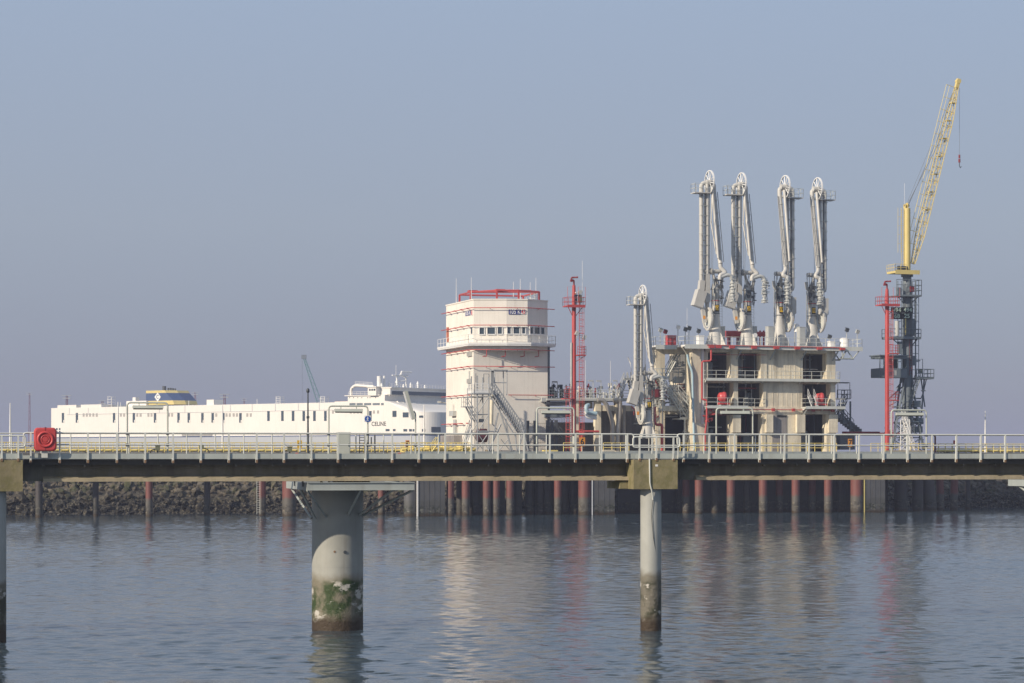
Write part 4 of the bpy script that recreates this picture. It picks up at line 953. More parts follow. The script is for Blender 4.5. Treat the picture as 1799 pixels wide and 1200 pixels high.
# ------------------------------------------------------------------ control building
def build_control():
    V = 3.6
    ua, ub = T.u(832, V), T.u(962, V); DEP = 13.0
    r = Thing('control_building', 'tall cream control building with a wider glazed top storey, balcony and red spray pipes', 'building', T, ((ua + ub) / 2, V, ZP))
    zbal = T.z(832, 604, V); ztop = T.z(832, 527, V)
    kk = (ub - ua) / 10.4
    poly = [(ua, V), (ua + 4.15 * kk, V - 1.45), (ua + 6.95 * kk, V - 1.85), (ub, V), (ub, V + DEP), (ua, V + DEP)]
    r.part('lower_wall', MB().prism([(ua, V), (ub, V), (ub, V + DEP), (ua, V + DEP)], ZP, zbal - .9), 'cream_wall')
    up = r.part('upper_wall', MB().prism(poly, zbal - .9, ztop), 'cream_wall')
    def off(pl, d):
        """outline pushed outwards by d"""
        n = len(pl); o = []
        for i in range(n):
            p0, p, p1 = Vector(pl[i - 1]), Vector(pl[i]), Vector(pl[(i + 1) % n])
            e0, e1 = (p - p0).normalized(), (p1 - p).normalized(); n0, n1 = Vector((e0.y, -e0.x)), Vector((e1.y, -e1.x))
            b = (n0 + n1).normalized(); o.append(tuple(p + b * d / max(.4, b.dot(n0))))
        return o
    r.part('roof_edge', MB().prism(off(poly, .08), ztop, ztop + .16), 'cream_wall')
    bo = off(poly, .95)
    bal = r.part('balcony', MB().prism(bo, zbal - .28, zbal), 'white_paint')
    r.part('balcony_rim', MB().prism(off(poly, 1.0), zbal - .1, zbal + .14).prism(off(poly, .9), zbal - .11, zbal + .15), 'white_paint', bal)
    o9 = [(x, y, zbal) for x, y in off(poly, .93)]
    r.part('balcony_railing', MB().rail([o9[5], o9[0]], 1.2, 1.5, .03, 1, 0).rail(o9[:5], 1.2, 1.5, .03, 1, 0), 'white_paint', bal)
    # face helper: point on the face from pixel column
    faces = {2: (poly[0], poly[1], 832, 886), 3: (poly[1], poly[2], 886, 925.5), 4: (poly[2], poly[3], 925.5, 962)}
    def on(face, x, d=0):
        a, b, xa, xb = faces[face]; f = (x - xa) / (xb - xa); a, b = Vector(a), Vector(b); e = (b - a).normalized(); nn = Vector((e.y, -e.x))
        p = a.lerp(b, f) + nn * d; return p, math.atan2(e.y, e.x)
    def panel(face, x0, x1, y0, y1, d, mat, name, parent=None, th=.08):
        p, ang = on(face, (x0 + x1) / 2, d); q0, _ = on(face, x0); q1, _ = on(face, x1); z0, z1 = T.z((x0 + x1) / 2, y1, V - 1), T.z((x0 + x1) / 2, y0, V - 1)
        return r.part(name, MB().obox((p.x, p.y, (z0 + z1) / 2), ((q1 - q0).length, th, z1 - z0), (0, 0, ang)), mat, parent or up), p, ang, z0, z1
    Z6 = lambda x: 740 + x / 6; Y6 = lambda y: 470 + y / 6
    for f, sp in ((2, ((612, 655), (688, 762), (790, 830))), (3, ((884, 922), (953, 1020), (1050, 1086))), (4, ((1136, 1166), (1184, 1240), (1254, 1290)))):
        for a, b in sp:
            w, p, ang, z0, z1 = panel(f, Z6(a), Z6(b), Y6(632), Y6(700), .0, 'glass', 'window', th=.06)
            hw = ((on(f, Z6(b))[0] - on(f, Z6(a))[0]).length) / 2; e = Vector((math.cos(ang), math.sin(ang))); nn = Vector((e.y, -e.x))
            fr = MB()
            for sx in (-1, 1): c = p + e * sx * (hw + .05) + nn * .06; fr.obox((c.x, c.y, (z0 + z1) / 2), (.1, .16, z1 - z0 + .2), (0, 0, ang))
            for zz, h in ((z1 + .05, .1), (z0 - .06, .12)): c = p + nn * .065; fr.obox((c.x, c.y, zz), (2 * hw + .0, .17, h), (0, 0, ang))
            r.part('window_frame', fr, 'white_paint', w)
    # signs
    s, p, ang, z0, z1 = panel(3, Z6(898), Z6(1037), Y6(446), Y6(497), .06, 'sign_blue', 'channel_sign', th=.05)
    e = Vector((math.cos(ang), math.sin(ang))); nn = Vector((e.y, -e.x)); q = p + nn * .04
    r.text('sign_lettering', '105 K', (z1 - z0) * 1.3, (q.x, q.y, (z0 + z1) / 2), 'white_paint', parent=s, ang=ang, fit=(on(3, Z6(1030))[0] - on(3, Z6(908))[0]).length)
    s, p, ang, z0, z1 = panel(3, Z6(1039), Z6(1089), Y6(446), Y6(497), .06, 'white_paint', 'channel_sign', th=.05); q = p + nn * .04
    r.text('sign_lettering', '43', (z1 - z0) * 1.3, (q.x, q.y, (z0 + z1) / 2), 'ink_red', parent=s, ang=ang, fit=(on(3, Z6(1086))[0] - on(3, Z6(1042))[0]).length)
    # left face: same sign, door, slit window, wall lamps; columns run back from the corner
    def vleft(x):   # depth along the left face for a pixel column
        best = min((abs(CX + FPX * T.w(ua, V + k * .05).x / T.w(ua, V + k * .05).y - x), k * .05) for k in range(0, int(DEP / .05))); return V + best[1]
    def left(x0, x1, y0, y1, mat, name, th=.06, parent=None):
        a, b = vleft(x1), vleft(x0); m = (a + b) / 2; z0, z1 = T.px((x0 + x1) / 2, y1, m)[2], T.px((x0 + x1) / 2, y0, m)[2]
        return r.part(name, MB().box((ua - th, a, z0), (ua - .002, b, z1)), mat, parent or up), a, b, z0, z1
    s, a, b, z0, z1 = left(Z6(468), Z6(527), Y6(457), Y6(507), 'sign_blue', 'channel_sign', .05)
    r.text('sign_lettering', '105 K', (z1 - z0) * 1.3, (ua - .062, (a + b) / 2, (z0 + z1) / 2), 'white_paint', parent=s, ang=R(-90), fit=(b - a) * .9)
    s, a, b, z0, z1 = left(Z6(528), Z6(545), Y6(455), Y6(505), 'white_paint', 'channel_sign', .05)
    r.text('sign_lettering', '43', (z1 - z0) * 1.3, (ua - .062, (a + b) / 2, (z0 + z1) / 2), 'ink_red', parent=s, ang=R(-90), fit=(b - a) * .85)
    left(Z6(270), Z6(292), Y6(630), Y6(785), 'door_orange', 'door', .07); left(Z6(526), Z6(539), Y6(634), Y6(698), 'glass', 'window', .04)
    left(824.5, 826.2, 652, 690, 'galvanised', 'cable_tray', .1)
    for x, y in ((826, 622), (826, 669.5)):
        o, a, b, z0, z1 = left(x - 3.6, x + 3.6, y - 4, y + 4, 'galvanised', 'louvre', .22)
        for k in range(4): r.part('slat', MB().box((ua - .26, a + .1, z0 + .1 + k * .15), (ua - .221, b - .1, z0 + .16 + k * .15)), 'grille', o)
    o, a, b, z0, z1 = left(795, 802, 722, 731, 'galvanised', 'floodlight', .5); r.part('bracket', MB().tube([(ua - .2, (a + b) / 2, z1), (ua - .2, (a + b) / 2, z1 + .9)], .06, 6), 'galvanised', o)
    left(799, 803, 737, 762, 'galvanised', 'cable_duct', .25); left(788, 812, 765, 790, 'grey_wall', 'annex', 1.2)
    vl = vleft(781); r.part('wall_lamp', MB().tube([(ua, vl, T.z(781, 704, V)), (ua - .9, vl, T.z(781, 703, V))], .06, 6).box((ua - 1.2, vl - .25, T.z(781, 704, V)), (ua - .8, vl + .25, T.z(781, 700.5, V))), 'galvanised')
    u = T.u(953, V); r.part('wall_lamp', MB().box((u - .3, V - .6, T.z(953, 706, V)), (u + .4, V - .02, T.z(953, 699, V))), 'galvanised')
    u0, u1, z0, z1 = T.u(870, V - 1.4), T.u(892.5, V - 1.4), T.z(880, 690, V), T.z(880, 651, V)
    # dark service duct on the right edge
    r.part('riser_duct', MB().box((ub + .02, V + .15, ZP), (ub + .38, V + 1.2, zbal - .3)), 'steel_blue')
    # red spray pipes round the walls
    for y in (541, 571.5, 614.5, 643.5, 693.5, 743.5):
        z = T.z(832, y, V); outl = poly if y < 600 else [poly[0], poly[3], poly[4], poly[5]]
        d = .45
        if y == 614.5: outl = [poly[0], poly[1], poly[2], poly[3], poly[4], poly[5]]
        o = off(outl, d); m = len(outl) - 2
        a, b = Vector(outl[-1]), Vector(outl[0])
        pts = [(o[-1][0], V + DEP + .8, z)] + [(x, y_, z) for x, y_ in o[:-2]]
        pts[-1] = (pts[-1][0] + .45, pts[-1][1], pts[-1][2])
        if y == 693.5: pts = pts[:1] + [(pts[1][0], pts[1][1] + .3, z)]
        if y == 743.5: pts = pts[:1] + [(pts[1][0], V + 3.5, z)]
        sp = r.part('spray_pipe', MB().tube(pts, .055, 6), 'red')
        if y == 693.5: r.part('spray_pipe', MB().tube([(T.u(893, V - .45), V - .45, z), (ub + .8, V - .45, z)], .055, 6), 'red')
        mb = MB()
        for k in range(4):
            v = V + 1.6 + k * 3.0; mb.tube([(ua, v, z - .1), (ua - d, v, z)], .04, 5); mb.box((ua - d - .16, v - .7, z - .07), (ua - d + .0, v - .1, z + .07))
        base_ = [poly[0], poly[3]] if y > 640 else [poly[0], poly[1], poly[2], poly[3]]
        for a, b in zip(base_, base_[1:]):
            a, b = Vector(a), Vector(b); e = (b - a).normalized(); nn = Vector((e.y, -e.x)); L = (b - a).length; n = max(1, round(L / 3.3))
            for k in range(n):
                p = a + e * (L * (k + .5) / n)
                if y > 690 and p.x < T.u(895, V): continue
                q = p + nn * d; mb.tube([(p.x, p.y, z - .12), (q.x, q.y, z)], .035, 5)
        r.part('pipe_bracket', mb, 'red', sp)
    for x in (855, 888, 921, 948):
        u = T.u(x, V - 1); z = T.z(x, 616, V); vv = V - 1.0 if x < 930 else V - .6
        r.part('spray_nozzle', MB().tube(rounded([(u, vv, z), (u, vv, z - .8), (u - .55, vv, z - .85)], .1), .06, 6), 'red')
    # red cable frame and antennas on the roof
    fz = T.z(832, 509.5, V); zr = ztop + .16
    fr = MB(); P = [(ua + .9, V + 9.5), (ua + .8, V + 4), (ua + 3.2, V - .2), (ua + 6.0, V - 1.0), (ub - 1.0, V + .6), (ub - .5, V + 9)]
    for p in P: fr.box((p[0] - .11, p[1] - .11, zr), (p[0] + .11, p[1] + .11, fz))
    for a, b in ((0, 1), (1, 2), (2, 3), (3, 4), (4, 5), (5, 0), (1, 4)): fr.tube([(P[a][0], P[a][1], fz), (P[b][0], P[b][1], fz)], .12, 4)
    r.part('roof_frame', fr, 'red')
    for k, (du, dv) in enumerate(((1.4, 5), (4.3, 2), (8.2, 2.5))): r.part('roof_monitor', MB().box((ua + du - .6, V + dv - .5, fz + .1), (ua + du + .6, V + dv + .5, fz + .32)), 'red')
    r.part('roof_railing', MB().rail([(ub - 2, V + 1.2, zr), (ub - .4, V + 3, zr), (ub - .4, V + 9, zr)], 1.1, 1.3, .03, 1, 0), 'rail_grey')
    for k, (x, y) in enumerate(((801.5, 489), (828, 487), (902, 495), (914, 490), (931.5, 496), (941.5, 488))):
        v = V + (9 if k == 0 else 3); u = T.u(x, v); r.part('antenna', MB().tube([(u, v, zr), (u, v, T.z(x, y, v))], [.05, .025], 5), 'white_paint')
    return ua, ub
CUA, CUB = build_control()

# ------------------------------------------------------------------ access tower with gangway stairs in front of it
def build_gangway():
    V = -2.3
    def P(x, y, v=V): return Vector(T.px(x, y, v))
    r = Thing('gangway_tower', 'galvanised lattice access tower with an inclined gangway in front of the control building', 'gangway', T, (T.u(860, V), V, ZP))
    def up(x, v=V): return T.u(x, v)
    f = MB()
    for x in (838.5, 858.5):
        for dv in (0, 2.6): a = P(x, 690); f.tube([(a.x, V + dv, ZP), (a.x, V + dv, P(x, 660).z if x < 850 else P(x, 662).z)], .09, 5)
    for y0, y1 in ((790, 760), (760, 728), (728, 697)):
        for dv in (0, 2.6):
            a, b = P(838.5, y0), P(858.5, y1); c, d = P(858.5, y0), P(838.5, y1)
            f.tube([(a.x, V + dv, a.z), (b.x, V + dv, b.z)], .06, 4)
            if y0 == 790: f.tube([(c.x, V + dv, c.z), (d.x, V + dv, d.z)], .06, 4)
            f.tube([(d.x, V + dv, d.z), (b.x, V + dv, b.z)], .07, 4)
    r.part('tower_frame', f, 'gangway_steel')
    tp = P(838, 690); tq = P(878, 690)
    top = r.part('top_platform', MB().box((tp.x - .5, V - .2, tp.z - .18), (tq.x - .4, V + 2.8, tp.z)), 'gangway_steel')
    r.part('railing', MB().rail([(tp.x - .4, V + 2.7, tp.z), (tp.x - .4, V - .1, tp.z), (tq.x - 1.6, V - .1, tp.z)], 1.15, .8, .04, 2, .3), 'white_paint', top)
    r.part('lamp_frame', MB().tube([P(836, 672), P(836, 656)], .05, 4).tube([P(850, 672), P(850, 657), P(859, 657), P(859, 672)], .05, 4), 'steel_dark', top)
    # hood frame standing at the head of the gangway
    a, b = P(870.5, 694), P(892, 651); h = MB()
    for x in (a.x, b.x):
        for dv in (.4, 1.9): h.tube([(x, V + dv, a.z), (x, V + dv, b.z)], .075, 4)
    h.box((a.x - .15, V + .2, b.z), (b.x + .1, V + 2.1, b.z + .12)); h.tube([(a.x, V + .4, P(870, 672).z), (b.x, V + .4, P(870, 672).z)], .06, 4)
    h.box((a.x + .05, V + 1.85, a.z + .4), (a.x + .5, V + 1.95, b.z))
    r.part('hood_frame', h, 'gangway_steel')
    # inclined gangway: two trusses with treads between
    s0, s1 = P(868, 690), P(921, 766)
    for dv in (0, 1.6):
        g = MB(); H = Vector((0, 0, 1.25)); o = Vector((0, dv, 0)); A, C = s0 + o, s1 + o
        for k in range(3): g.tube([A + H * (k / 2), C + H * (k / 2)], .11 if k != 1 else .06, 5)
        n = 18
        for k in range(n + 1): p = A.lerp(C, k / n); g.tube([p, p + H], .06, 4)
        for k in range(n): g.tube([A.lerp(C, k / n), A.lerp(C, (k + 1) / n) + H], .06, 4)
        r.part('gangway_truss', g, 'gangway_steel')
    st = MB()
    for k in range(1, 26): p = s0.lerp(s1, k / 26); st.box((p.x - .13, V + .08, p.z + .02), (p.x + .13, V + 1.52, p.z + .07))
    r.part('gangway_steps', st, 'gangway_steel')
    # lower parallel truss and legs carrying the gangway
    a0, a1 = P(858, 693), P(905, 768); lt = MB()
    for k in range(2):
        q = Vector((0, -.3, .9 * k)); lt.tube([a0 + q, a1 + q], .08, 5)
    for k in range(15): lt.tube([a0.lerp(a1, k / 15) + Vector((0, -.3, 0)), a0.lerp(a1, (k + 1) / 15) + Vector((0, -.3, .9 * (k % 2)))], .04, 4)
    r.part('lower_truss', lt, 'gangway_steel')
    lg = MB()
    for x0, x1, y0 in ((875, 862, 725), (875, 900, 712), (888, 897, 735), (905, 908, 760), (916, 928, 745), (921, 910, 755), (880, 858, 745)):
        lg.tube([P(x0, y0), P(x1, 792)], .11, 5)
    lg.tube([P(838, 758), P(876, 758)], .1, 5); lg.tube([P(861, 740), P(876, 758)], .07, 5); lg.tube([P(880, 772), P(895, 790)], .06, 4); lg.tube([P(893, 772), P(878, 790)], .06, 4)
    r.part('leg_frame', lg, 'gangway_steel')
    # hoist cylinder, winch and dark drum in the middle
    r.part('hoist_cylinder', MB().tube([P(864, 703), P(863, 745)], .26, 10).tube([P(862, 700), P(866, 693)], .2, 8), 'jetty_concrete')
    r.part('control_box', MB().box(P(843, 742), P(850.5, 736) + Vector((0, .5, 0))), 'steel_dark')
    d0 = P(841, 765); r.part('cable_drum', MB().tube([(d0.x + .1, V + .9, d0.z), (d0.x + 1.3, V + .9, d0.z)], [.9, .9], 18), 'maroon')
    # side stair on the left
    r.part('side_stair', MB().stair(P(816, 790), P(829, 752), (0, 1.0, 0), 1.1, .04), 'gangway_steel')
    r.part('side_stair', MB().stair(P(838, 742), P(822, 714), (0, 1.0, 0), 1.1, .04), 'gangway_steel')
    pf = P(820, 714); r.part('side_platform', MB().box((pf.x - .5, V - .1, pf.z - .12), (pf.x + .8, V + 1.1, pf.z)), 'gangway_steel')
    r.part('railing', MB().rail([(pf.x + .7, V, pf.z), (pf.x - .4, V, pf.z), (pf.x - .4, V + 1, pf.z)], 1.15, .8, .035, 1, 0).tube([P(821, 715), P(821, 682), P(829, 682), P(829, 760)], .05, 4), 'gangway_steel')
    r.part('side_post', MB().tube([P(829, 760), P(829, 790)], .09, 5), 'gangway_steel'); r.part('side_brace', MB().tube([P(818, 716), P(829, 740)], .06, 4), 'gangway_steel')
    r.part('ladder_cage', MB().ladder(P(918, 768), P(918, 742), (.5, 0, 0), .03, .3).tube([P(921, 768), P(921, 741)], .05, 4), 'gangway_steel')
build_gangway()

# ------------------------------------------------------------------ red monitor masts
def monitor_mast(label, xc, v, ytop, yplat, x0, x1, lad, yrails, lower, group, ybase=ZP):
    u = T.u(xc, v); zt, zp = T.z(xc, ytop, v), T.z(xc, yplat, v)
    r = Thing('monitor_mast', label, 'mast', T, (u, v, ZP), group)
    k = .275
    r.part('shaft', MB().tube([(u, v, ZP), (u, v, zp + 1.2), (u, v, zt - 1.0)], [k + .02, k, k * .75], 14), 'red')
    ua, ub = T.u(x0, v), T.u(x1, v)
    pl = r.part('top_platform', MB().box((ua, v - 1.0, zp - .1), (ub, v + 1.0, zp + .05)).box((ua, v - 1.02, zp - .22), (ub, v - .94, zp + .14)), 'red')
    r.part('railing', MB().rail([(ua, v - .97, zp), (ub, v - .97, zp), (ub, v + .97, zp), (ua, v + .97, zp)], 1.15, .75, .03, 1, 0, True), 'red', pl)
    hi = T.z(xc, yrails, v) - zp
    r.part('post_frame', MB().tube([(ua, v - .97, zp), (ua, v - .97, zp + hi), (ua + .7, v - .97, zp + hi), (ua + .7, v - .97, zp)], .03, 4).tube([(ub - 1.0, v - .97, zp), (ub - 1.0, v - .97, zp + hi), (ub, v - .97, zp + hi), (ub, v - .97, zp)], .03, 4), 'red', pl)
    r.part('strut', MB().tube([(ua + .2, v - .5, zp - .1), (u - .1, v, zp - 1.5)], .05, 5).tube([(ub - .2, v - .5, zp - .1), (u + .1, v, zp - 1.5)], .05, 5), 'red', pl)
    mo = r.part('fire_monitor', MB().tube(rounded([(u, v, zt - 1.0), (u, v, zt - .35), (u - .35, v, zt - .3), (u - .35, v, zt), (u + .1, v - .1, zt + .05)], .12), .12, 8).tube([(u + .0, v - .1, zt + .02), (u + .45, v - .35, zt + .06)], [.09, .13], 8).box((u - .5, v - .15, zt - .55), (u - .2, v + .15, zt - .25)), 'dark_red')
    # ladder in a hoop cage up the right-hand side
    ul = T.u(lad, v - .3)
    cg = MB().ladder((ul, v - .3, ZP + .3), (ul, v - .3, zp), (.42, 0, 0), .028, .32, 1, (.25, -.7, 0)); r.part('ladder', cg, 'red')
    for xa, xb, y in lower:
        a, b, z = T.u(xa, v), T.u(xb, v), T.z(xc, y, v)
        q = r.part('rest_platform', MB().box((a, v - .8, z - .1), (b, v + .3, z + .04)), 'red')
        r.part('railing', MB().rail([(a, v - .78, z), (b, v - .78, z), (b, v + .28, z)], 1.15, .6, .03, 2, 0).tube([(b, v - .5, z - .1), (u, v, z - 1.0)], .04, 4), 'red', q)
    r.part('bracket', MB().box((u - .3, v - .3, ZP), (u + .3, v + .3, ZP + .12)), 'red')
    return r, u, v, zp
MM, mu, mv, mzp = monitor_mast('tall red fire monitor mast beside the control building, a worker on its top platform', 1008.3, -.6, 488, 538, 993, 1024, 1020, 505, ((1011, 1026, 624), ), 'red fire monitor masts')
MM.part('riser_pipe', MB().tube([(mu - .40, mv - .1, ZP), (mu - .40, mv - .1, T.z(1003, 602, mv))], .13, 10), 'galvanised')
MM.part('antenna', MB().tube([(T.u(1023, mv), mv, mzp), (T.u(1023, mv), mv, T.z(1023, 458, mv))], .02, 4), 'white_paint')
MM.part('lower_ladder', MB().ladder((T.u(997.5, mv - .3), mv - .3, ZP + .2), (T.u(997.5, mv - .3), mv - .3, T.z(997, 680, mv)), (.5, 0, 0), .03, .3, 1, (0, -1, 0)), 'red')
zq = T.z(1000, 700, mv); MM.part('low_platform', MB().box((T.u(988, mv), mv - .8, zq - .12), (T.u(1004, mv), mv + .6, zq)).rail([(T.u(988, mv), mv - .8, zq), (T.u(1004, mv), mv - .8, zq)], 1.2, .7, .03, 1, 0), 'red')
for x, y in ((1026.5, 593), (1013.5, 586)):
    u_ = T.u(x, mv - .5); z_ = T.z(x, y, mv)
    MM.part('floodlight', MB().obox((u_, mv - .5, z_), (.42, .4, .55), (0, .5, 0)).tube([(u_, mv - .5, z_ - .2), (u_ - .1, mv - .5, z_ - .7)], .05, 5), 'galvanised')
u_ = T.u(1018.5, mv - .4)
MM.part('searchlight', MB().tube([(u_, mv - .4, mzp + .05), (u_, mv - .4, mzp + 1.55)], .11, 8).box((u_ - .22, mv - .6, mzp + .5), (u_ + .22, mv - .2, mzp + 1.5)), 'olive')
MM.part('searchlight_head', MB().tube([(u_, mv - .7, mzp + 1.85), (u_, mv - .1, mzp + 1.85)], [.28, .22], 12), 'galvanised')
monitor_mast('red fire monitor mast left of the crane tower', 1558.3, -.4, 495, 536, 1543.5, 1575, 1563, 506, ((1558, 1575, 621), (1561, 1575, 703)), 'red fire monitor masts')[0]

def build_person():
    # worker on the mast platform: standing, one arm stretched to the searchlight at the right
    h = 1.75; u0 = T.u(1011.4, mv - .55); v0 = mv - .62; z0 = mzp + .055
    r = Thing('person', 'worker in navy coveralls and white helmet standing on the red mast platform', 'person', T, (u0, v0, z0))
    J = [((0, 0, .93), .15), ((0, 0, 1.12), .135), ((0, 0, 1.32), .165), ((0, 0, 1.45), .10), ((0, -.01, 1.52), .06), ((.01, -.02, 1.60), .085), ((.01, -.02, 1.69), .085)]
    E = [(k, k + 1) for k in range(6)]
    def chain(root, pts):
        p = root
        for q in pts: J.append(q); E.append((p, len(J) - 1)); p = len(J) - 1
        return p
    for s in (-1, 1): chain(0, [((s * .10, 0, .88), .11), ((s * .115, -.02, .50), .075), ((s * .12, .02, .10), .05), ((s * .125, -.05, .045), .045), ((s * .13, -.17, .035), .035)])
    def hand(w, d, side):
        d = Vector(d).normalized(); side = Vector(side); p = Vector(J[w][0]); palm = chain(w, [(tuple(p + d * .07), .028)])
        for k, (o, L) in enumerate(((-.03, .07), (-.01, .085), (.01, .08), (.03, .06))):
            b = Vector(J[palm][0]); chain(palm, [(tuple(b + side * o + d * .03), .010), (tuple(b + side * o + d * (.03 + L * .5) + Vector((0, 0, -.01))), .009), (tuple(b + side * o + d * (.03 + L) + Vector((0, 0, -.025))), .008)])
        chain(w, [(tuple(p + d * .03 - side * .035), .011), (tuple(p + d * .065 - side * .055), .009)])
    w = chain(2, [((.19, 0, 1.40), .065), ((.40, -.10, 1.30), .05), ((.62, -.10, 1.34), .036)]); hand(w, (1, 0, .1), (0, 1, 0))
    w = chain(2, [((-.19, 0, 1.40), .065), ((-.25, -.03, 1.12), .05), ((-.16, -.20, .98), .036)]); hand(w, (.4, -.6, -.3), (1, .5, 0))
    me = bpy.data.meshes.new('body'); me.from_pydata([p for p, _ in J], E, [])
    o = bpy.data.objects.new('body', me); COL.objects.link(o)
    o.modifiers.new('skin', 'SKIN'); sub = o.modifiers.new('sub', 'SUBSURF'); sub.levels = sub.render_levels = 1
    if not me.skin_vertices: me.attributes.new('skin', 'FLOAT', 'POINT')
    sv = me.skin_vertices[0].data if me.skin_vertices else None
    if sv:
        for k, (_, rad) in enumerate(J): sv[k].radius = (rad, rad); sv[k].use_root = (k == 0)
    dg = bpy.context.evaluated_depsgraph_get(); m2 = bpy.data.meshes.new_from_object(o.evaluated_get(dg))
    bpy.data.objects.remove(o)
    m2.materials.clear(); m2.materials.append(MATS['navy']); m2.materials.append(MATS['skin'])
    for p in m2.polygons:
        c = p.center; p.use_smooth = True
        if c.z > 1.49 or c.x > .62 or (c.y < -.2 and .8 < c.z < 1.05): p.material_index = 1
    b = bpy.data.objects.new('body', m2); COL.objects.link(b); b.parent = r.o
    hm = MB(); c = Vector((u0 + .01, v0 - .02, z0 + 1.67))
    for k in range(6):
        a0, a1 = R(15 * k), R(15 * (k + 1))
        hm.tube([c + Vector((0, 0, .14 * math.sin(a0))), c + Vector((0, 0, .14 * math.sin(a1)))], [.135 * math.cos(a0), max(.002, .135 * math.cos(a1))], 14, caps=False)
    hm.tube([c + Vector((0, -.05, -.005)), c + Vector((0, -.05, .008))], .15, 14)
    r.part('helmet', hm, 'white_paint')
    r.part('boot', MB().box((u0 - .18, v0 - .19, z0), (u0 - .08, v0 + .08, z0 + .10)), 'ink'); r.part('boot', MB().box((u0 + .08, v0 - .19, z0), (u0 + .18, v0 + .08, z0 + .10)), 'ink')
    fc = MB()
    for s in (-1, 1): fc.tube([(u0 + .01 + s * .032, v0 - .10, z0 + 1.64), (u0 + .01 + s * .032, v0 - .112, z0 + 1.64)], .011, 8)
    fc.box((u0 - .015, v0 - .112, z0 + 1.558), (u0 + .035, v0 - .10, z0 + 1.566)); r.part('eyes_and_mouth', fc, 'ink')
    r.part('nose', MB().tube([(u0 + .01, v0 - .10, z0 + 1.62), (u0 + .01, v0 - .125, z0 + 1.59)], [.008, .014], 6), 'skin')
build_person()

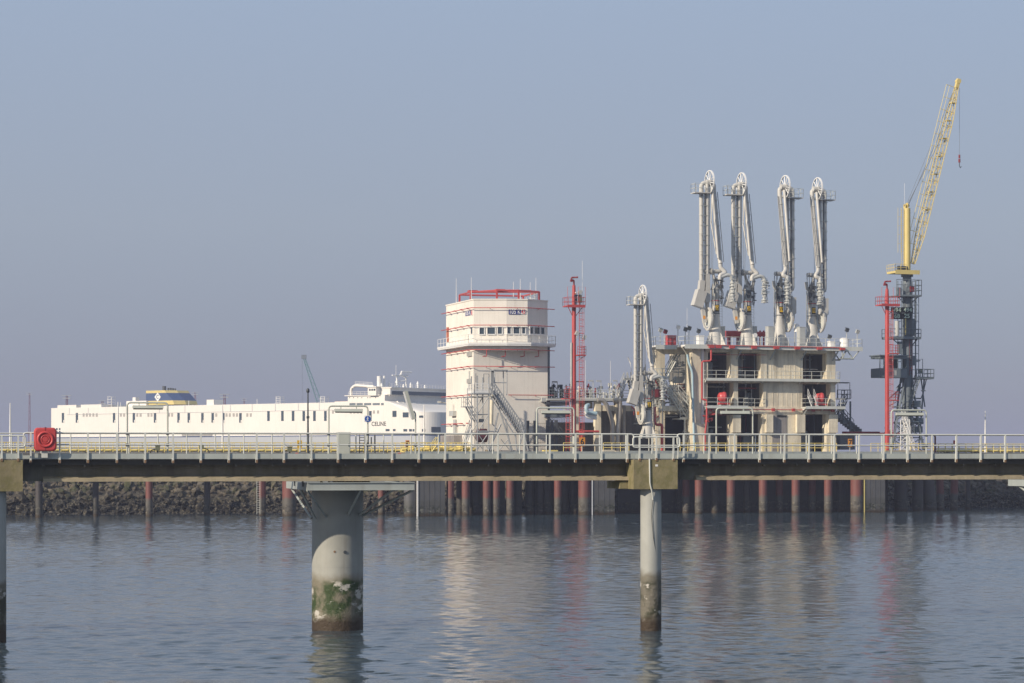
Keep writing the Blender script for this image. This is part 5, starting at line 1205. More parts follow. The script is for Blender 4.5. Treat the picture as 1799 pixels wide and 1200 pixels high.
# ------------------------------------------------------------------ loading jetty: open concrete frame of three storeys
def zj(y): return T.z(1350, y, 0)
def build_jetty():
    X = lambda zx: 1130 + zx / 4.5
    U = lambda zx, v=0: T.u(X(zx), v)
    r = Thing('loading_jetty', 'three storey weathered concrete loading structure with open bays and grey balconies', 'jetty building', T, (T.u(1355), 0, ZP))
    D = 13.0; CM = 'jetty_concrete'
    zt = zj(610); z1 = zj(667); z2 = zj(715); zbm = zj(727)
    uL, uR = U(490), U(1520)
    def bx(name, a, b, v0, v1, za, zb, mat=CM, parent=None): return r.part(name, MB().box((a, v0, za), (b, v1, zb)), mat, parent)
    # floors
    bx('floor', uL, uR, .02, D, zt - .75, zt - .12); bx('floor', uL, uR, .02, D, z1 - .45, z1 - .02); bx('floor', uL, uR, .02, D, zbm, z2 + .05)
    # columns storey by storey: (zoom x0, x1)
    for a, b in ((470, 512), (690, 750), (930, 978), (1450, 1520)): bx('column', U(a), U(b), .0, 1.4, z1, zt - .75)
    for a, b in ((470, 508), (715, 750), (950, 972), (1480, 1520)): bx('column', U(a), U(b), .0, 1.4, z2 + .05, z1 - .45)
    for a, b in ((470, 515), (690, 742), (940, 968), (1450, 1525)): bx('column', U(a), U(b), .0, 1.4, ZP, zbm)
    for a, b in ((697, 760), (962, 1015), (1203, 1268), (1456, 1525)):                 # corbel blocks proud of the lower columns
        q = MB().box((U(a), -.55, zj(760)), (U(b), -.02, zj(728)))
        r.part('corbel', q, CM)
    # blind wall bay
    bx('wall', U(978), U(1265), .10, .6, z1, zt - .75); bx('wall', U(972), U(1263), .10, .6, z2 + .05, z1 - .45); bx('wall', U(968), U(1250), .10, .6, ZP, zbm)
    for k in range(7):
        u = U(1010 + k * 38); bx('wall_rib', u, u + .06, .07, .098, z1, zt - .8); bx('wall_rib', u + .3, u + .36, .07, .098, z2 + .05, z1 - .5)
    # knee braces at the column heads
    def knee(zx, za, zb, w, v1=-1.1):
        u = U(zx); r.part('knee_brace', MB().tube([(u + .05, .0, zb), (u + .55, v1, za)], w, 4), 'steel_platform')
    for zx in (735, 1000, 1245, 1495): knee(zx, zt - .15, zj(632), .12)
    for zx in (1245, 1490): knee(zx, z2 - .1, zj(736), .10)
    for zx, zb in ((320, 634), (400, 636)):
        u = U(zx); r.part('knee_brace', MB().tube([(u - .5, -.6, zt - .2), (u + .9, .1, zj(zb - 2))], .12, 4), 'jetty_concrete')
    # cross walls and rear wall closing the bays, interior shade put into their darker concrete
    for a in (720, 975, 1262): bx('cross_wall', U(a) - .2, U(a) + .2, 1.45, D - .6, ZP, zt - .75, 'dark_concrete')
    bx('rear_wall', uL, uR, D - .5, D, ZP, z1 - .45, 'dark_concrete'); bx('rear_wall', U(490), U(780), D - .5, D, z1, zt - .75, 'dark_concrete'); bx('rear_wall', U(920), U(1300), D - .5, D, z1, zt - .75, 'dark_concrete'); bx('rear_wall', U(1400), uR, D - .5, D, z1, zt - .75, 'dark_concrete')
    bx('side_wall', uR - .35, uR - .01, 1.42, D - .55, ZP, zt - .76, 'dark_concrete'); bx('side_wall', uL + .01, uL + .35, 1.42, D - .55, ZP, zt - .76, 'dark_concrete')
    # equipment standing inside the bays
    for a, b, z, h in ((545, 605, z1, 2.4), (800, 835, z1, 2.9), (560, 640, ZP, 2.6), (850, 930, ZP, 2.2), (1300, 1400, ZP, 2.4), (870, 930, z2, 1.4)):
        r.part('machine', MB().box((U(a), 2.5, z + .06), (U(b), 5, z + h)).cyl(((U(a) + U(b)) / 2, 3), .4, z + h, z + h + .6, 10), 'steel_blue')
    rb = random.Random(33)
    for a, b, z0, z9 in ((520, 685, z1, zt - .8), (760, 925, z1, zt - .8), (1275, 1445, z1, zt - .8), (515, 705, z2, z1 - .5), (760, 940, z2, z1 - .5), (1275, 1470, z2, z1 - .5), (525, 685, ZP, zbm), (770, 930, ZP, zbm), (1275, 1440, ZP, zbm)):
        for k in range(7):
            u = U(rb.uniform(a, b)); v = rb.uniform(1.6, 5.5); w = rb.uniform(.05, .16); mt = rb.choice(('galvanised', 'insulated_pipe', 'steel_blue', 'dark_red', 'white_paint'))
            if k < 4: r.part('bay_pipe', MB().tube([(u, v, z0), (u, v, z9)], w, 6), mt)
            else: z = rb.uniform(z0 + .4, z9 - .3); r.part('bay_pipe', MB().tube([(U(a), v, z), (U(b), v, z)], w * .8, 6), mt)
    # lower door
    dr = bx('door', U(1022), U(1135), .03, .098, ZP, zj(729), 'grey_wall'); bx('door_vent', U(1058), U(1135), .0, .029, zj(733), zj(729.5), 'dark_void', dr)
    # left pylon and the portal frame behind the stairs
    bx('pylon', U(380), U(450), -.3, 2.2, ZP, zt - .12); bx('pylon_pipe', U(455), U(476), -.2, .2, zj(770), zt - .15, 'white_paint')
    r.part('pylon_foot', MB().box((U(380), -.7, ZP), (U(470), -.302, zj(745))), CM)
    bx('portal_beam', U(100, 3), U(380, 3), 3, 5, zj(622), zt - .1); bx('portal_leg', U(100, 3), U(172, 3), 3, 5, ZP, zj(622)); 
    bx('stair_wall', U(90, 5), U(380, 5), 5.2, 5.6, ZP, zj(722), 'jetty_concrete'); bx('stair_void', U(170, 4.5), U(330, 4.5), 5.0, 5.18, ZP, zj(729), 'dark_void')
    bx('landing_beam', U(160, 3.2), U(375, 3.2), 3.2, 5, zj(728), zj(715))
    # top deck with overhang on the right and steel truss under it
    uA, uZ = U(98, 1.5), U(1700)
    dk = r.part('top_deck', MB().box((U(300), -1.3, zt - .12), (uZ, 5, zt + .1)).box((U(470), 5.003, zt - .122), (uZ, D, zt + .098)).box((uA, 1.5, zt - .125), (U(300) - .003, 5, zt + .095)), 'white_paint')
    r.part('deck_edge', MB().box((U(300), -1.38, zt - .42), (uZ, -1.302, zt + .16)).box((uA, 1.42, zt - .42), (U(300), 1.498, zt + .16)), 'rail_grey', dk)
    r.part('railing', MB().rail([(uA, 4.9, zt + .1), (uA, 1.55, zt + .1), (U(268), 1.55, zt + .1), (U(300), -1.25, zt + .1), (uZ - .05, -1.25, zt + .1), (uZ - .05, D - .2, zt + .1)], 1.15, 1.42, .032, 1, 0), 'rail_grey', dk)
    a, b, z0, z9 = U(1525), U(1690), zj(629), zt - .15
    for v in (-1.2, 3):
        tr = MB()
        p = [(a + .3, z9), (a + .4, z0), (a + (b - a) * .3, z9), (a + (b - a) * .62, z0), (b - .1, z9)]
        for q0, q1 in zip(p, p[1:]): tr.tube([(q0[0], v, q0[1]), (q1[0], v, q1[1])], .09, 4)
        tr.tube([(a - .1, v, z0), (a + (b - a) * .66, v, z0)], .1, 4); tr.tube([(a, v, z9), (b, v, z9)], .1, 4)
        r.part('cantilever_truss', tr, 'steel_platform', dk)
    # balconies with railings
    def balcony(za, zb, z, dep, post=1.42):
        a, b = U(za), U(zb)
        o = r.part('balcony', MB().box((a, -dep, z - .12), (b, -.02, z)).box((a, -dep - .04, z - .26), (b, -dep - .002, z + .12)), 'rail_grey')
        r.part('railing', MB().rail([(a, -.05, z), (a, -dep + .03, z), (b, -dep + .03, z), (b, -.05, z)], 1.15, post, .032, 1, 0), 'rail_grey', o)
        n = max(2, round((b - a) / 3))
        for k in range(n + 1): u = a + .1 + (b - a - .3) * k / n; r.part('bracket', MB().add([(u, -.02, z - .13), (u, -dep + .1, z - .13), (u, -.02, z - .6), (u + .1, -.02, z - .13), (u + .1, -dep + .1, z - .13), (u + .1, -.02, z - .6)], [(0, 1, 2), (3, 5, 4), (0, 3, 4, 1), (1, 4, 5, 2)]), 'rail_grey', o)
    balcony(478, 1530, z1, 1.0); balcony(472, 795, z2, 1.5); balcony(1248, 1560, z2, 1.5)
    r.part('stay_rail', MB().rail([(U(795), -.05, z2), (U(965), -.05, z2)], 1.1, 2, .03, 1, 0), 'rail_grey')
    st = MB().stair((U(1302), -1.3, z2), (U(1270), -1.3, z2 + 1.5), (.9, .0, 0), 1.0, .03); r.part('step_ladder', st, 'white_paint')
    # red deluge pipes
    def pipe(pts, rad=.1, mat='red', name='deluge_pipe'): r.part(name, MB().tube(rounded(pts, .25), rad, 8), mat)
    zf = zt + .02
    pipe([(U(505, -1.5), -1.5, zj(609)), (U(1560, -1.5), -1.5, zt + .02)], .06)
    pipe([(U(510), -1.2, zt - .1), (U(510), -1.2, zj(636)), (U(445), -.9, zj(637)), (U(445), -.9, zj(703)), (U(478), -1.1, zj(704)), (U(478), -1.1, zj(738)), (U(466), -1.1, zj(760)), (U(466), -1.1, ZP)], .13)
    pipe([(U(478), -.3, zj(719.5)), (U(1490), -.3, zj(720)), ], .06)
    pipe([(U(515), -.5, zj(625)), (U(960), -.5, zj(624))], .035)
    for zx in (505, 560, 665, 840, 1015, 1180, 1355, 1535): r.part('spray_head', MB().box((U(zx) - .38, -1.72, zt - .32), (U(zx) + .38, -1.45, zt + .0)), 'red')
    for zx in (1020, 1180, 1335, 1490): r.part('spray_head', MB().box((U(zx) - .2, -.5, zj(720) - .22), (U(zx) + .2, -.2, zj(720) + .2)), 'red')
    cl = MB(); rnd = random.Random(5)
    for k in range(16):
        a = Vector((U(478 + rnd.random() * 60), -.9 + rnd.random() * .5, zj(718 + rnd.random() * 24))); cl.tube([a, a + Vector((rnd.uniform(-.5, .5), 0, rnd.uniform(-.3, .3)))], .12, 6)
    cl.tube([(U(490), -.8, zj(730)), (U(690), -.6, zj(729)), ], .05, 6)
    r.part('valve_cluster', cl, 'red')
    r.part('pale_hose', MB().tube(rounded([(U(340), -.4, zj(625)), (U(352), -.4, zj(640)), (U(378), -.5, zj(655)), (U(382), -.5, zj(700)), (U(384), -.9, zj(790))], 1.0), .17, 8), 'pale_blue')
    # outside stair on the right side
    sr = MB(); p = lambda x, y, v=5: Vector(T.px(x, y, v))
    sr.box(p(1471, 701), p(1495, 700) + Vector((0, 3, 0))); sr.rail([p(1471, 700), p(1495, 700), p(1495, 700) + Vector((0, 3, 0))], 1.2, 1, .05, 1, 0)
    sr.tube([p(1472, 700), p(1472, 672), p(1493, 672), p(1493, 700)], .06, 4).box(p(1475, 673.5), p(1491, 671.5) + Vector((0, .3, 0)))
    sr.tube([p(1494, 705), p(1494, 770)], .14, 5).tube([p(1482, 705), p(1482, 745)], .14, 5)
    sr.stair(p(1488, 705), p(1474, 735), (0, 1.2, 0), 1.1, .05).stair(p(1478, 725), p(1500, 752), (0, 1.2, 0), 1.1, .05)
    for k in range(9): q = p(1472 + 4 * k, 735 + 3.2 * k); sr.box(q, q + Vector((.9, 1.5, .6)))
    r.part('side_stair', sr, 'steel_blue')
    r.part('rear_plant', MB().box(p(1476, 790), p(1502, 762) + Vector((0, 4, 0))), 'steel_blue')
    # stairs on the left between the pylon and the portal
    sl_ = MB(); q = lambda x, y, v=1.2: Vector(T.px(x, y, v))
    sl_.stair(q(1172, 663, 3.2), q(1198, 615, 3.2), (0, 1.2, 0), 1.1, .045); sl_.stair(q(1194, 722), q(1158, 664), (0, 1.3, 0), 1.1, .05); sl_.stair(q(1222, 725, .6), q(1192, 690, .6), (0, 1.2, 0), 1.1, .045)
    sl_.stair(q(1205, 775), q(1221, 738), (0, 1.2, 0), 1.1, .045); sl_.stair(q(1208, 735), q(1178, 690), (0, 1.3, 0), 1.1, .05)
    sl_.box(q(1193, 737), q(1232, 735) + Vector((0, 2.4, 0))); sl_.rail([q(1195, 735), q(1232, 735)], 1.2, .9, .045, 1, .15)
    sl_.box(q(1156, 665), q(1176, 663) + Vector((0, 2.4, 0))); sl_.rail([q(1140, 663), q(1176, 663)], 1.2, .9, .045, 1, .15)
    sl_.tube([q(1203, 737), q(1203, 792)], .12, 5).tube([q(1212, 737), q(1212, 792)], .1, 5)
    r.part('zigzag_stair', sl_, 'rail_grey')
    pk = MB(); rnd = random.Random(9)
    for k in range(60):
        a = q(rnd.uniform(1175, 1212), rnd.uniform(632, 690), 4 + rnd.random()); 
        if rnd.random() < .5: pk.tube([a, a + Vector((0, 0, rnd.uniform(.5, 2)))], rnd.uniform(.04, .10), 5)
        else: pk.tube([a, a + Vector((rnd.uniform(.6, 2), 0, 0))], rnd.uniform(.04, .10), 5)
    pk.box(q(1188, 673, 4), q(1212, 662, 4) + Vector((0, 1, 0)))
    r.part('pipework', pk, 'rail_grey')
    rp = MB()
    for y, rr in ((675, .07), (681, .07), (684, .1)): rp.tube([q(1190, y, 3.4), q(1214, y, 3.4)], rr, 6)
    r.part('pipework', rp, 'maroon')
    r.part('fire_cabinet', MB().box(q(1150, 698, 1), q(1171, 684, 1) + Vector((0, 1, 0))), 'dark_red')
    return zt + .1, zt, z1, z2, U
ZT, zt_, zJ1, zJ2, JU = build_jetty()

def red_blower(zx0, zx1, label):
    z = zJ2; u0, u1 = JU(zx0), JU(zx1); uc = (u0 + u1) / 2; v = -.55
    r = Thing('red_blower', label, 'blower', T, (uc, v, z), 'red foam blowers on the balconies')
    zc = z + 1.3; rad = .68
    r.part('drum', MB().tube([(uc - .62, v + .1, zc), (uc - .5, v + .1, zc), (uc - .05, v + .02, zc), (uc + .05, v, zc)], [.35, .58, .66, .66], 20), 'buoy_red')
    r.part('volute', MB().tube([(uc - .02, v, zc), (uc + .1, v - .02, zc), (uc + .36, v - .08, zc), (uc + .44, v - .1, zc)], [.66, .72, .70, .60], 24), 'buoy_red')
    r.part('inlet', MB().tube([(uc + .44, v - .1, zc), (uc + .55, v - .12, zc)], [.38, .34], 16), 'dark_red')
    r.part('motor', MB().tube([(uc + .55, v - .12, zc), (uc + .9, v - .15, zc)], .2, 12), 'steel_dark')
    r.part('skid', MB().box((uc - .6, v - .45, z + .28), (uc + .85, v + .45, z + .55)), 'buoy_red')
    for du in (-.5, .7): r.part('foot', MB().box((uc + du, v - .4, z), (uc + du + .1, v + .4, z + .28)), 'galvanised')
red_blower(572, 662, 'round red blower on the left balcony of the loading jetty')
red_blower(1344, 1428, 'round red blower on the right balcony of the loading jetty')

# ------------------------------------------------------------------ marine loading arms
def loading_arm(label, xp, v, zb, s, k=1.0, plate='9', lean=.8, group='marine loading arms'):
    """s = +1: arm hung on the left of its pedestal, -1: on the right; k scales the whole arm"""
    u = T.u(xp, v); r = Thing('ship_loader', label, 'loading arm', T, (u, v, zb), group)
    def Q(du, dv, z): return Vector((u - s * du * k, v + dv * k, zb + z * k))
    A = 'arm_white'; f = k
    # pedestal
    ped = r.part('pedestal', MB().tube([Q(0, 0, 0), Q(0, 0, 1.6), Q(0, 0, 2.3), Q(0, 0, 4.3), Q(0, 0, 7.8)], [.92 * f, .90 * f, .80 * f, .56 * f, .53 * f], 24), A)
    for a in (35, 125, 215, 305):
        c, sn = math.cos(R(a)), math.sin(R(a)); n = Vector((-sn, c, 0)) * .05
        p = [Q(0, 0, 2.2) + Vector((c, sn, 0)) * .75 * f, Q(0, 0, 0) + Vector((c, sn, 0)) * .8 * f, Q(0, 0, 0) + Vector((c, sn, 0)) * 1.75 * f]
        r.part('gusset', MB().add([q - n for q in p] + [q + n for q in p], [(0, 1, 2), (5, 4, 3), (0, 3, 4, 1), (1, 4, 5, 2), (2, 5, 3, 0)]), A, ped)
    for z, m, w in ((6.2, 'red', .60), (4.45, 'steel_dark', .62), (7.8, 'galvanised', .66)): r.part('flange', MB().tube([Q(0, 0, z), Q(0, 0, z + .1)], w * f, 24), m, ped)
    q = Q(0, -.60, 5.2); pl = r.part('warning_plate', MB().box(q + Vector((-.30, -.03, -.45)), q + Vector((.30, 0, .5))), 'ink', ped)
    q2 = q + Vector((0, -.035, .02)); yp = r.part('number_panel', MB().box(q2 + Vector((-.24, -.012, -.30)), q2 + Vector((.24, 0, .36))), 'sign_yellow', ped)
    r.text('numeral', plate, .5, q2 + Vector((0, -.02, .03)), 'ink', parent=ped)
    # slewing head with yoke
    r.part('slew_head', MB().tube([Q(0, 0, 7.9), Q(0, 0, 8.6)], [.6 * f, .42 * f], 16).tube([Q(0, 0, 8.5), Q(.35, 0, 10.2)], .20 * f, 8).tube([Q(-.25, .2, 8.5), Q(.35, 0, 10.2)], .14 * f, 6).tube([Q(-.5, 0, 8.4), Q(.4, 0, 10.2)], .09 * f, 6), A)
    r.part('trunnion', MB().tube([Q(-.75, 0, 10.3), Q(1.6, 0, 10.3)], .30 * f, 14).tube([Q(.55, 0, 10.3), Q(.75, 0, 10.3)], .45 * f, 16), A)
    r.part('base_elbow', MB().tube(rounded([Q(0, .1, 8.1), Q(-.8, -.1, 8.2), Q(-.95, -.1, 9.3)], .5 * f), .24 * f, 10), A)
    r.part('ladder', MB().ladder(Q(-.75, -.2, .2), Q(-.75, -.2, 8.0), (.4, 0, 0), .03, .35), 'galvanised', ped)
    # inboard (riser) arm: product pipe and supporting beam
    r.part('product_riser', MB().tube(rounded([Q(1.25, .1, 8.0), Q(2.02, .1, 8.1), Q(2.02, .1, 22.3), Q(1.05, .05, 22.5)], .95 * f, 6), .30 * f, 14), A)
    for z in (10.5, 13, 15.5, 18, 20.4): r.part('pipe_flange', MB().tube([Q(2.02, .1, z), Q(2.02, .1, z + .08)], .35 * f, 12), 'rail_grey')
    r.part('riser_beam', MB().tube([Q(1.22, -.1, 9.5), Q(1.22, -.1, 22.4)], .235 * f, 12), A)
    for z in (12, 14.5, 17, 19.5): r.part('spacer', MB().tube([Q(1.22, -.1, z), Q(2.02, .1, z)], .07 * f, 6), A)
    r.part('box_girder', MB().add([Q(1.6, -.45, 6.0), Q(.85, -.45, 6.0), Q(.85, .45, 6.0), Q(1.6, .45, 6.0), Q(1.5, -.35, 9.9), Q(.95, -.35, 9.9), Q(.95, .35, 9.9), Q(1.5, .35, 9.9)],
           [(0, 1, 5, 4), (1, 2, 6, 5), (2, 3, 7, 6), (3, 0, 4, 7), (4, 5, 6, 7), (3, 2, 1, 0)] if s < 0 else [(4, 5, 1, 0), (5, 6, 2, 1), (6, 7, 3, 2), (7, 4, 0, 3), (7, 6, 5, 4), (0, 1, 2, 3)]), A)
    # sheaves and cables
    r.part('lower_sheave', MB().wheel(Q(1.18, -.2, 3.75), 1.62 * f, .30 * f, 6, .35 * f, .28 * f), A)
    r.part('sheave_guard', MB().tube([Q(.8, -1.1, 5.1), Q(.62, -1.1, 5.1)], .42 * f, 14), A)
    up = r.part('upper_sheave', MB().wheel(Q(.85, 0, 22.5), 1.66 * f, .13 * f, 10, .22 * f, .2 * f), 'white_paint')
    r.part('sheave_hub', MB().tube([Q(1.3, 0, 22.5), Q(.2, 0, 22.5)], .36 * f, 14), A, up)
    cb = MB()
    for dv in (-1.5, 1.5): cb.tube([Q(.85, dv, 22.3), Q(1.18, dv - .2, 3.9)], .03, 4)
    r.part('cable', cb, 'steel_dark')
    # counterweight: slab with a smaller block, on its beam, swung out
    cw = Q(2.45, -.1, 6.5) if s > 0 else Q(2.1, .4, 5.9); cs_ = 1 if s > 0 else .55
    r.part('counterweight', MB().obox(cw, (1.35 * f * cs_, 1.3 * f, 2.3 * f), (0, .30 * (s > 0), 0)).obox(cw + Vector((-s * -.35 * f * cs_, .1, 1.5 * f * cs_)), (.75 * f * cs_, .8 * f, 2.0 * f * cs_), (0, .13 * (s > 0), 0)), 'arm_white')
    r.part('counterweight_beam', MB().obox(Q(1.85, -.25, 4.3), (.5 * f, .5 * f, 2.2 * f), (0, s * -.16, 0)), A)
    r.part('sheave_web', MB().tube([Q(1.24, -.2, 3.75), Q(1.12, -.2, 3.75)], 1.15 * f, 20), 'rail_grey')
    r.part('warning_patch', MB().box(Q(1.85, -.52, 3.9) + Vector((-.16, -.01, -.2)), Q(1.85, -.52, 3.9) + Vector((.16, 0, .25))), 'sign_orange')
    r.part('hinge_beam', MB().tube([Q(1.2, 0, 6.1), Q(1.2, -.1, 3.9)], .3 * f, 6), A)
    # outboard arm hanging from the top, leaning towards the camera at its foot
    L = -2.4 * lean
    r.part('outboard_pipe', MB().tube(rounded([Q(.75, .2, 22.3), Q(.12, .25, 22.3), Q(.1, .2, 21.2), Q(.05, L * .9, 11.8), Q(.05, L, 11.2)], .6 * f, 5), .31 * f, 14), A)
    r.part('outboard_beam', MB().tube([Q(.6, -.3, 22.0), Q(.5, L - .3, 11.9)], [.22 * f, .16 * f], 10), A)
    r.part('tie_rod', MB().tube([Q(.85, -.5, 17), Q(.45, L * .8, 12.5)], .10 * f, 6).tube([Q(.85, -.6, 17), Q(.62, -.35, 21.2)], .09 * f, 6), A)
    for k2 in range(5): p = Q(.1, .2, 21.6).lerp(Q(.05, L, 11.2), .15 + .17 * k2); r.part('pipe_flange', MB().tube([p, p + Vector((0, 0, .08))], .36 * f, 12), 'rail_grey')
    # triple swivel and coupler
    e0 = Q(.05, L, 11.2); sw = MB().tube(rounded([e0, Q(.05, L, 10.7), Q(-.7 if s > 0 else -.6, L - .3, 9.9), Q(.3, L - .4, 9.6), Q(.3, L - .4, 9.0)], .4 * f, 5), .29 * f, 12)
    r.part('swivel', sw, A)
    cx = -1.55 if s > 0 else .1
    hd = MB().tube(rounded([Q(.3, L - .4, 9.3), Q(cx * .6, L - .5, 9.7), Q(cx, L - .5, 9.4), Q(cx, L - .5, 6.0)], .45 * f, 5), .26 * f, 12)
    for z, w in ((9.0, .42), (8.5, .36), (8.1, .45), (7.7, .40), (7.2, .46), (6.8, .38), (6.3, .44), (6.0, .5)): hd.tube([Q(cx, L - .5, z), Q(cx, L - .5, z + .13)], w * f, 14)
    r.part('coupler', hd, 'galvanised')
    rnd = random.Random(int(xp)); cl = MB()
    for j in range(26):
        p = Q(cx + rnd.uniform(-.5, .5), L - .5 + rnd.uniform(-.5, .3), rnd.uniform(5.7, 9.2)); d = [Vector((rnd.uniform(.2, .6), 0, 0)), Vector((0, 0, rnd.uniform(.2, .7)))][j % 2]
        cl.tube([p, p + d * f], rnd.uniform(.03, .08), 5)
    for j in range(5): p = Q(cx + rnd.uniform(-.5, .4), L - .8, rnd.uniform(5.9, 8.6)); cl.box(p, p + Vector((.28, .25, .32)) * f)
    r.part('coupler_hydraulics', cl, 'galvanised', kind='stuff')
    hs = MB()
    for j in range(4): a = Q(-.35 - .1 * j, -.5, 8.2); hs.tube(rounded([a, a + Vector((s * .35, -.1, -.9)) * f, a + Vector((s * .1, -.1, -2.2 - .2 * j)) * f], .3), .035, 5)
    hs.tube([Q(-.65, -.5, 10.6), Q(-.65, -.5, 5.9)], .05, 5); hs.tube([Q(.75, -.5, 10), Q(.72, -.4, 22)], .025, 4)
    r.part('hose', hs, 'steel_dark')
    hu = MB()
    for j in range(22):
        p = Q(rnd.uniform(-.75, .55), rnd.uniform(-.7, -.35), rnd.uniform(6.3, 9.6)); d = [Vector((rnd.uniform(.15, .5), 0, 0)), Vector((0, 0, rnd.uniform(.3, 1.0)))][j % 2]
        hu.tube([p, p + d * f], rnd.uniform(.03, .09), 5)
    for j in range(4): p = Q(rnd.uniform(-.6, .3), -.75, rnd.uniform(6.6, 9.0)); hu.box(p, p + Vector((.35, .3, .4)) * f)
    r.part('head_hydraulics', hu, 'steel_dark', kind='stuff')
    for du, dv, z0, z9 in ((1.55, -.25, 8.2, 21.8), (1.68, -.2, 8.2, 21.0), (.95, -.3, 9.0, 22.0)): r.part('hydraulic_line', MB().tube([Q(du, dv, z0), Q(du, dv, z9)], .055 * f, 5), 'steel_dark')
    for j in range(9): r.part('pipe_clamp', MB().tube([Q(1.0, -.32, 9.8 + 1.35 * j), Q(2.3, -.32, 9.8 + 1.35 * j)], .045 * f, 5), 'steel_platform')
    a0, a1 = Q(.1, .2, 21.2), Q(.05, L, 11.4)
    r.part('hydraulic_line', MB().tube([a0 + Vector((.38 * s, -.3, 0)), a1 + Vector((.38 * s, -.3, 0))], .05 * f, 5), 'steel_dark')
    kg = MB().tube([Q(-.62, .3, 2.5), Q(-.62, .3, 10.4)], .06 * f, 5).tube([Q(.5, -.62, 4.0), Q(.45, -.62, 9.2)], .07 * f, 5)
    r.part('cable_conduit', kg, 'steel_blue', kind='stuff')
    # service platform at the top
    pa, pb = Q(3.3, -.8, 20.9), Q(1.0, .8, 21.03)
    pf = r.part('service_platform', MB().box(pa, pb), A)
    a, b = (min(pa.x, pb.x), max(pa.x, pb.x)); xo, xi = (a + .03, b) if s > 0 else (b - .03, a)
    r.part('railing', MB().rail([(xi, pa.y, pb.z), (xo, pa.y, pb.z), (xo, pb.y, pb.z), (xi, pb.y, pb.z)], 1.2 * f, .8, .028, 1, 0), 'rail_grey', pf)
    return r
AV = 2.0
loading_arm('tall white loading arm, leftmost of the four on the concrete jetty', 1256.5, AV, ZT, 1, 1.0, '12')
loading_arm('tall white loading arm, second from the left on the concrete jetty', 1312.5, AV, ZT, 1, .995, '9')
loading_arm('tall white loading arm, third from the left, counterweight on its right', 1369.5, AV, ZT, -1, .99, '11')
loading_arm('tall white loading arm, rightmost of the four on the concrete jetty', 1426.5, AV, ZT, -1, .985, '10')
loading_arm('shorter white loading arm standing alone left of the concrete jetty', 1138, -.9, T.z(1138, 770, -.9), 1, .855, '5')

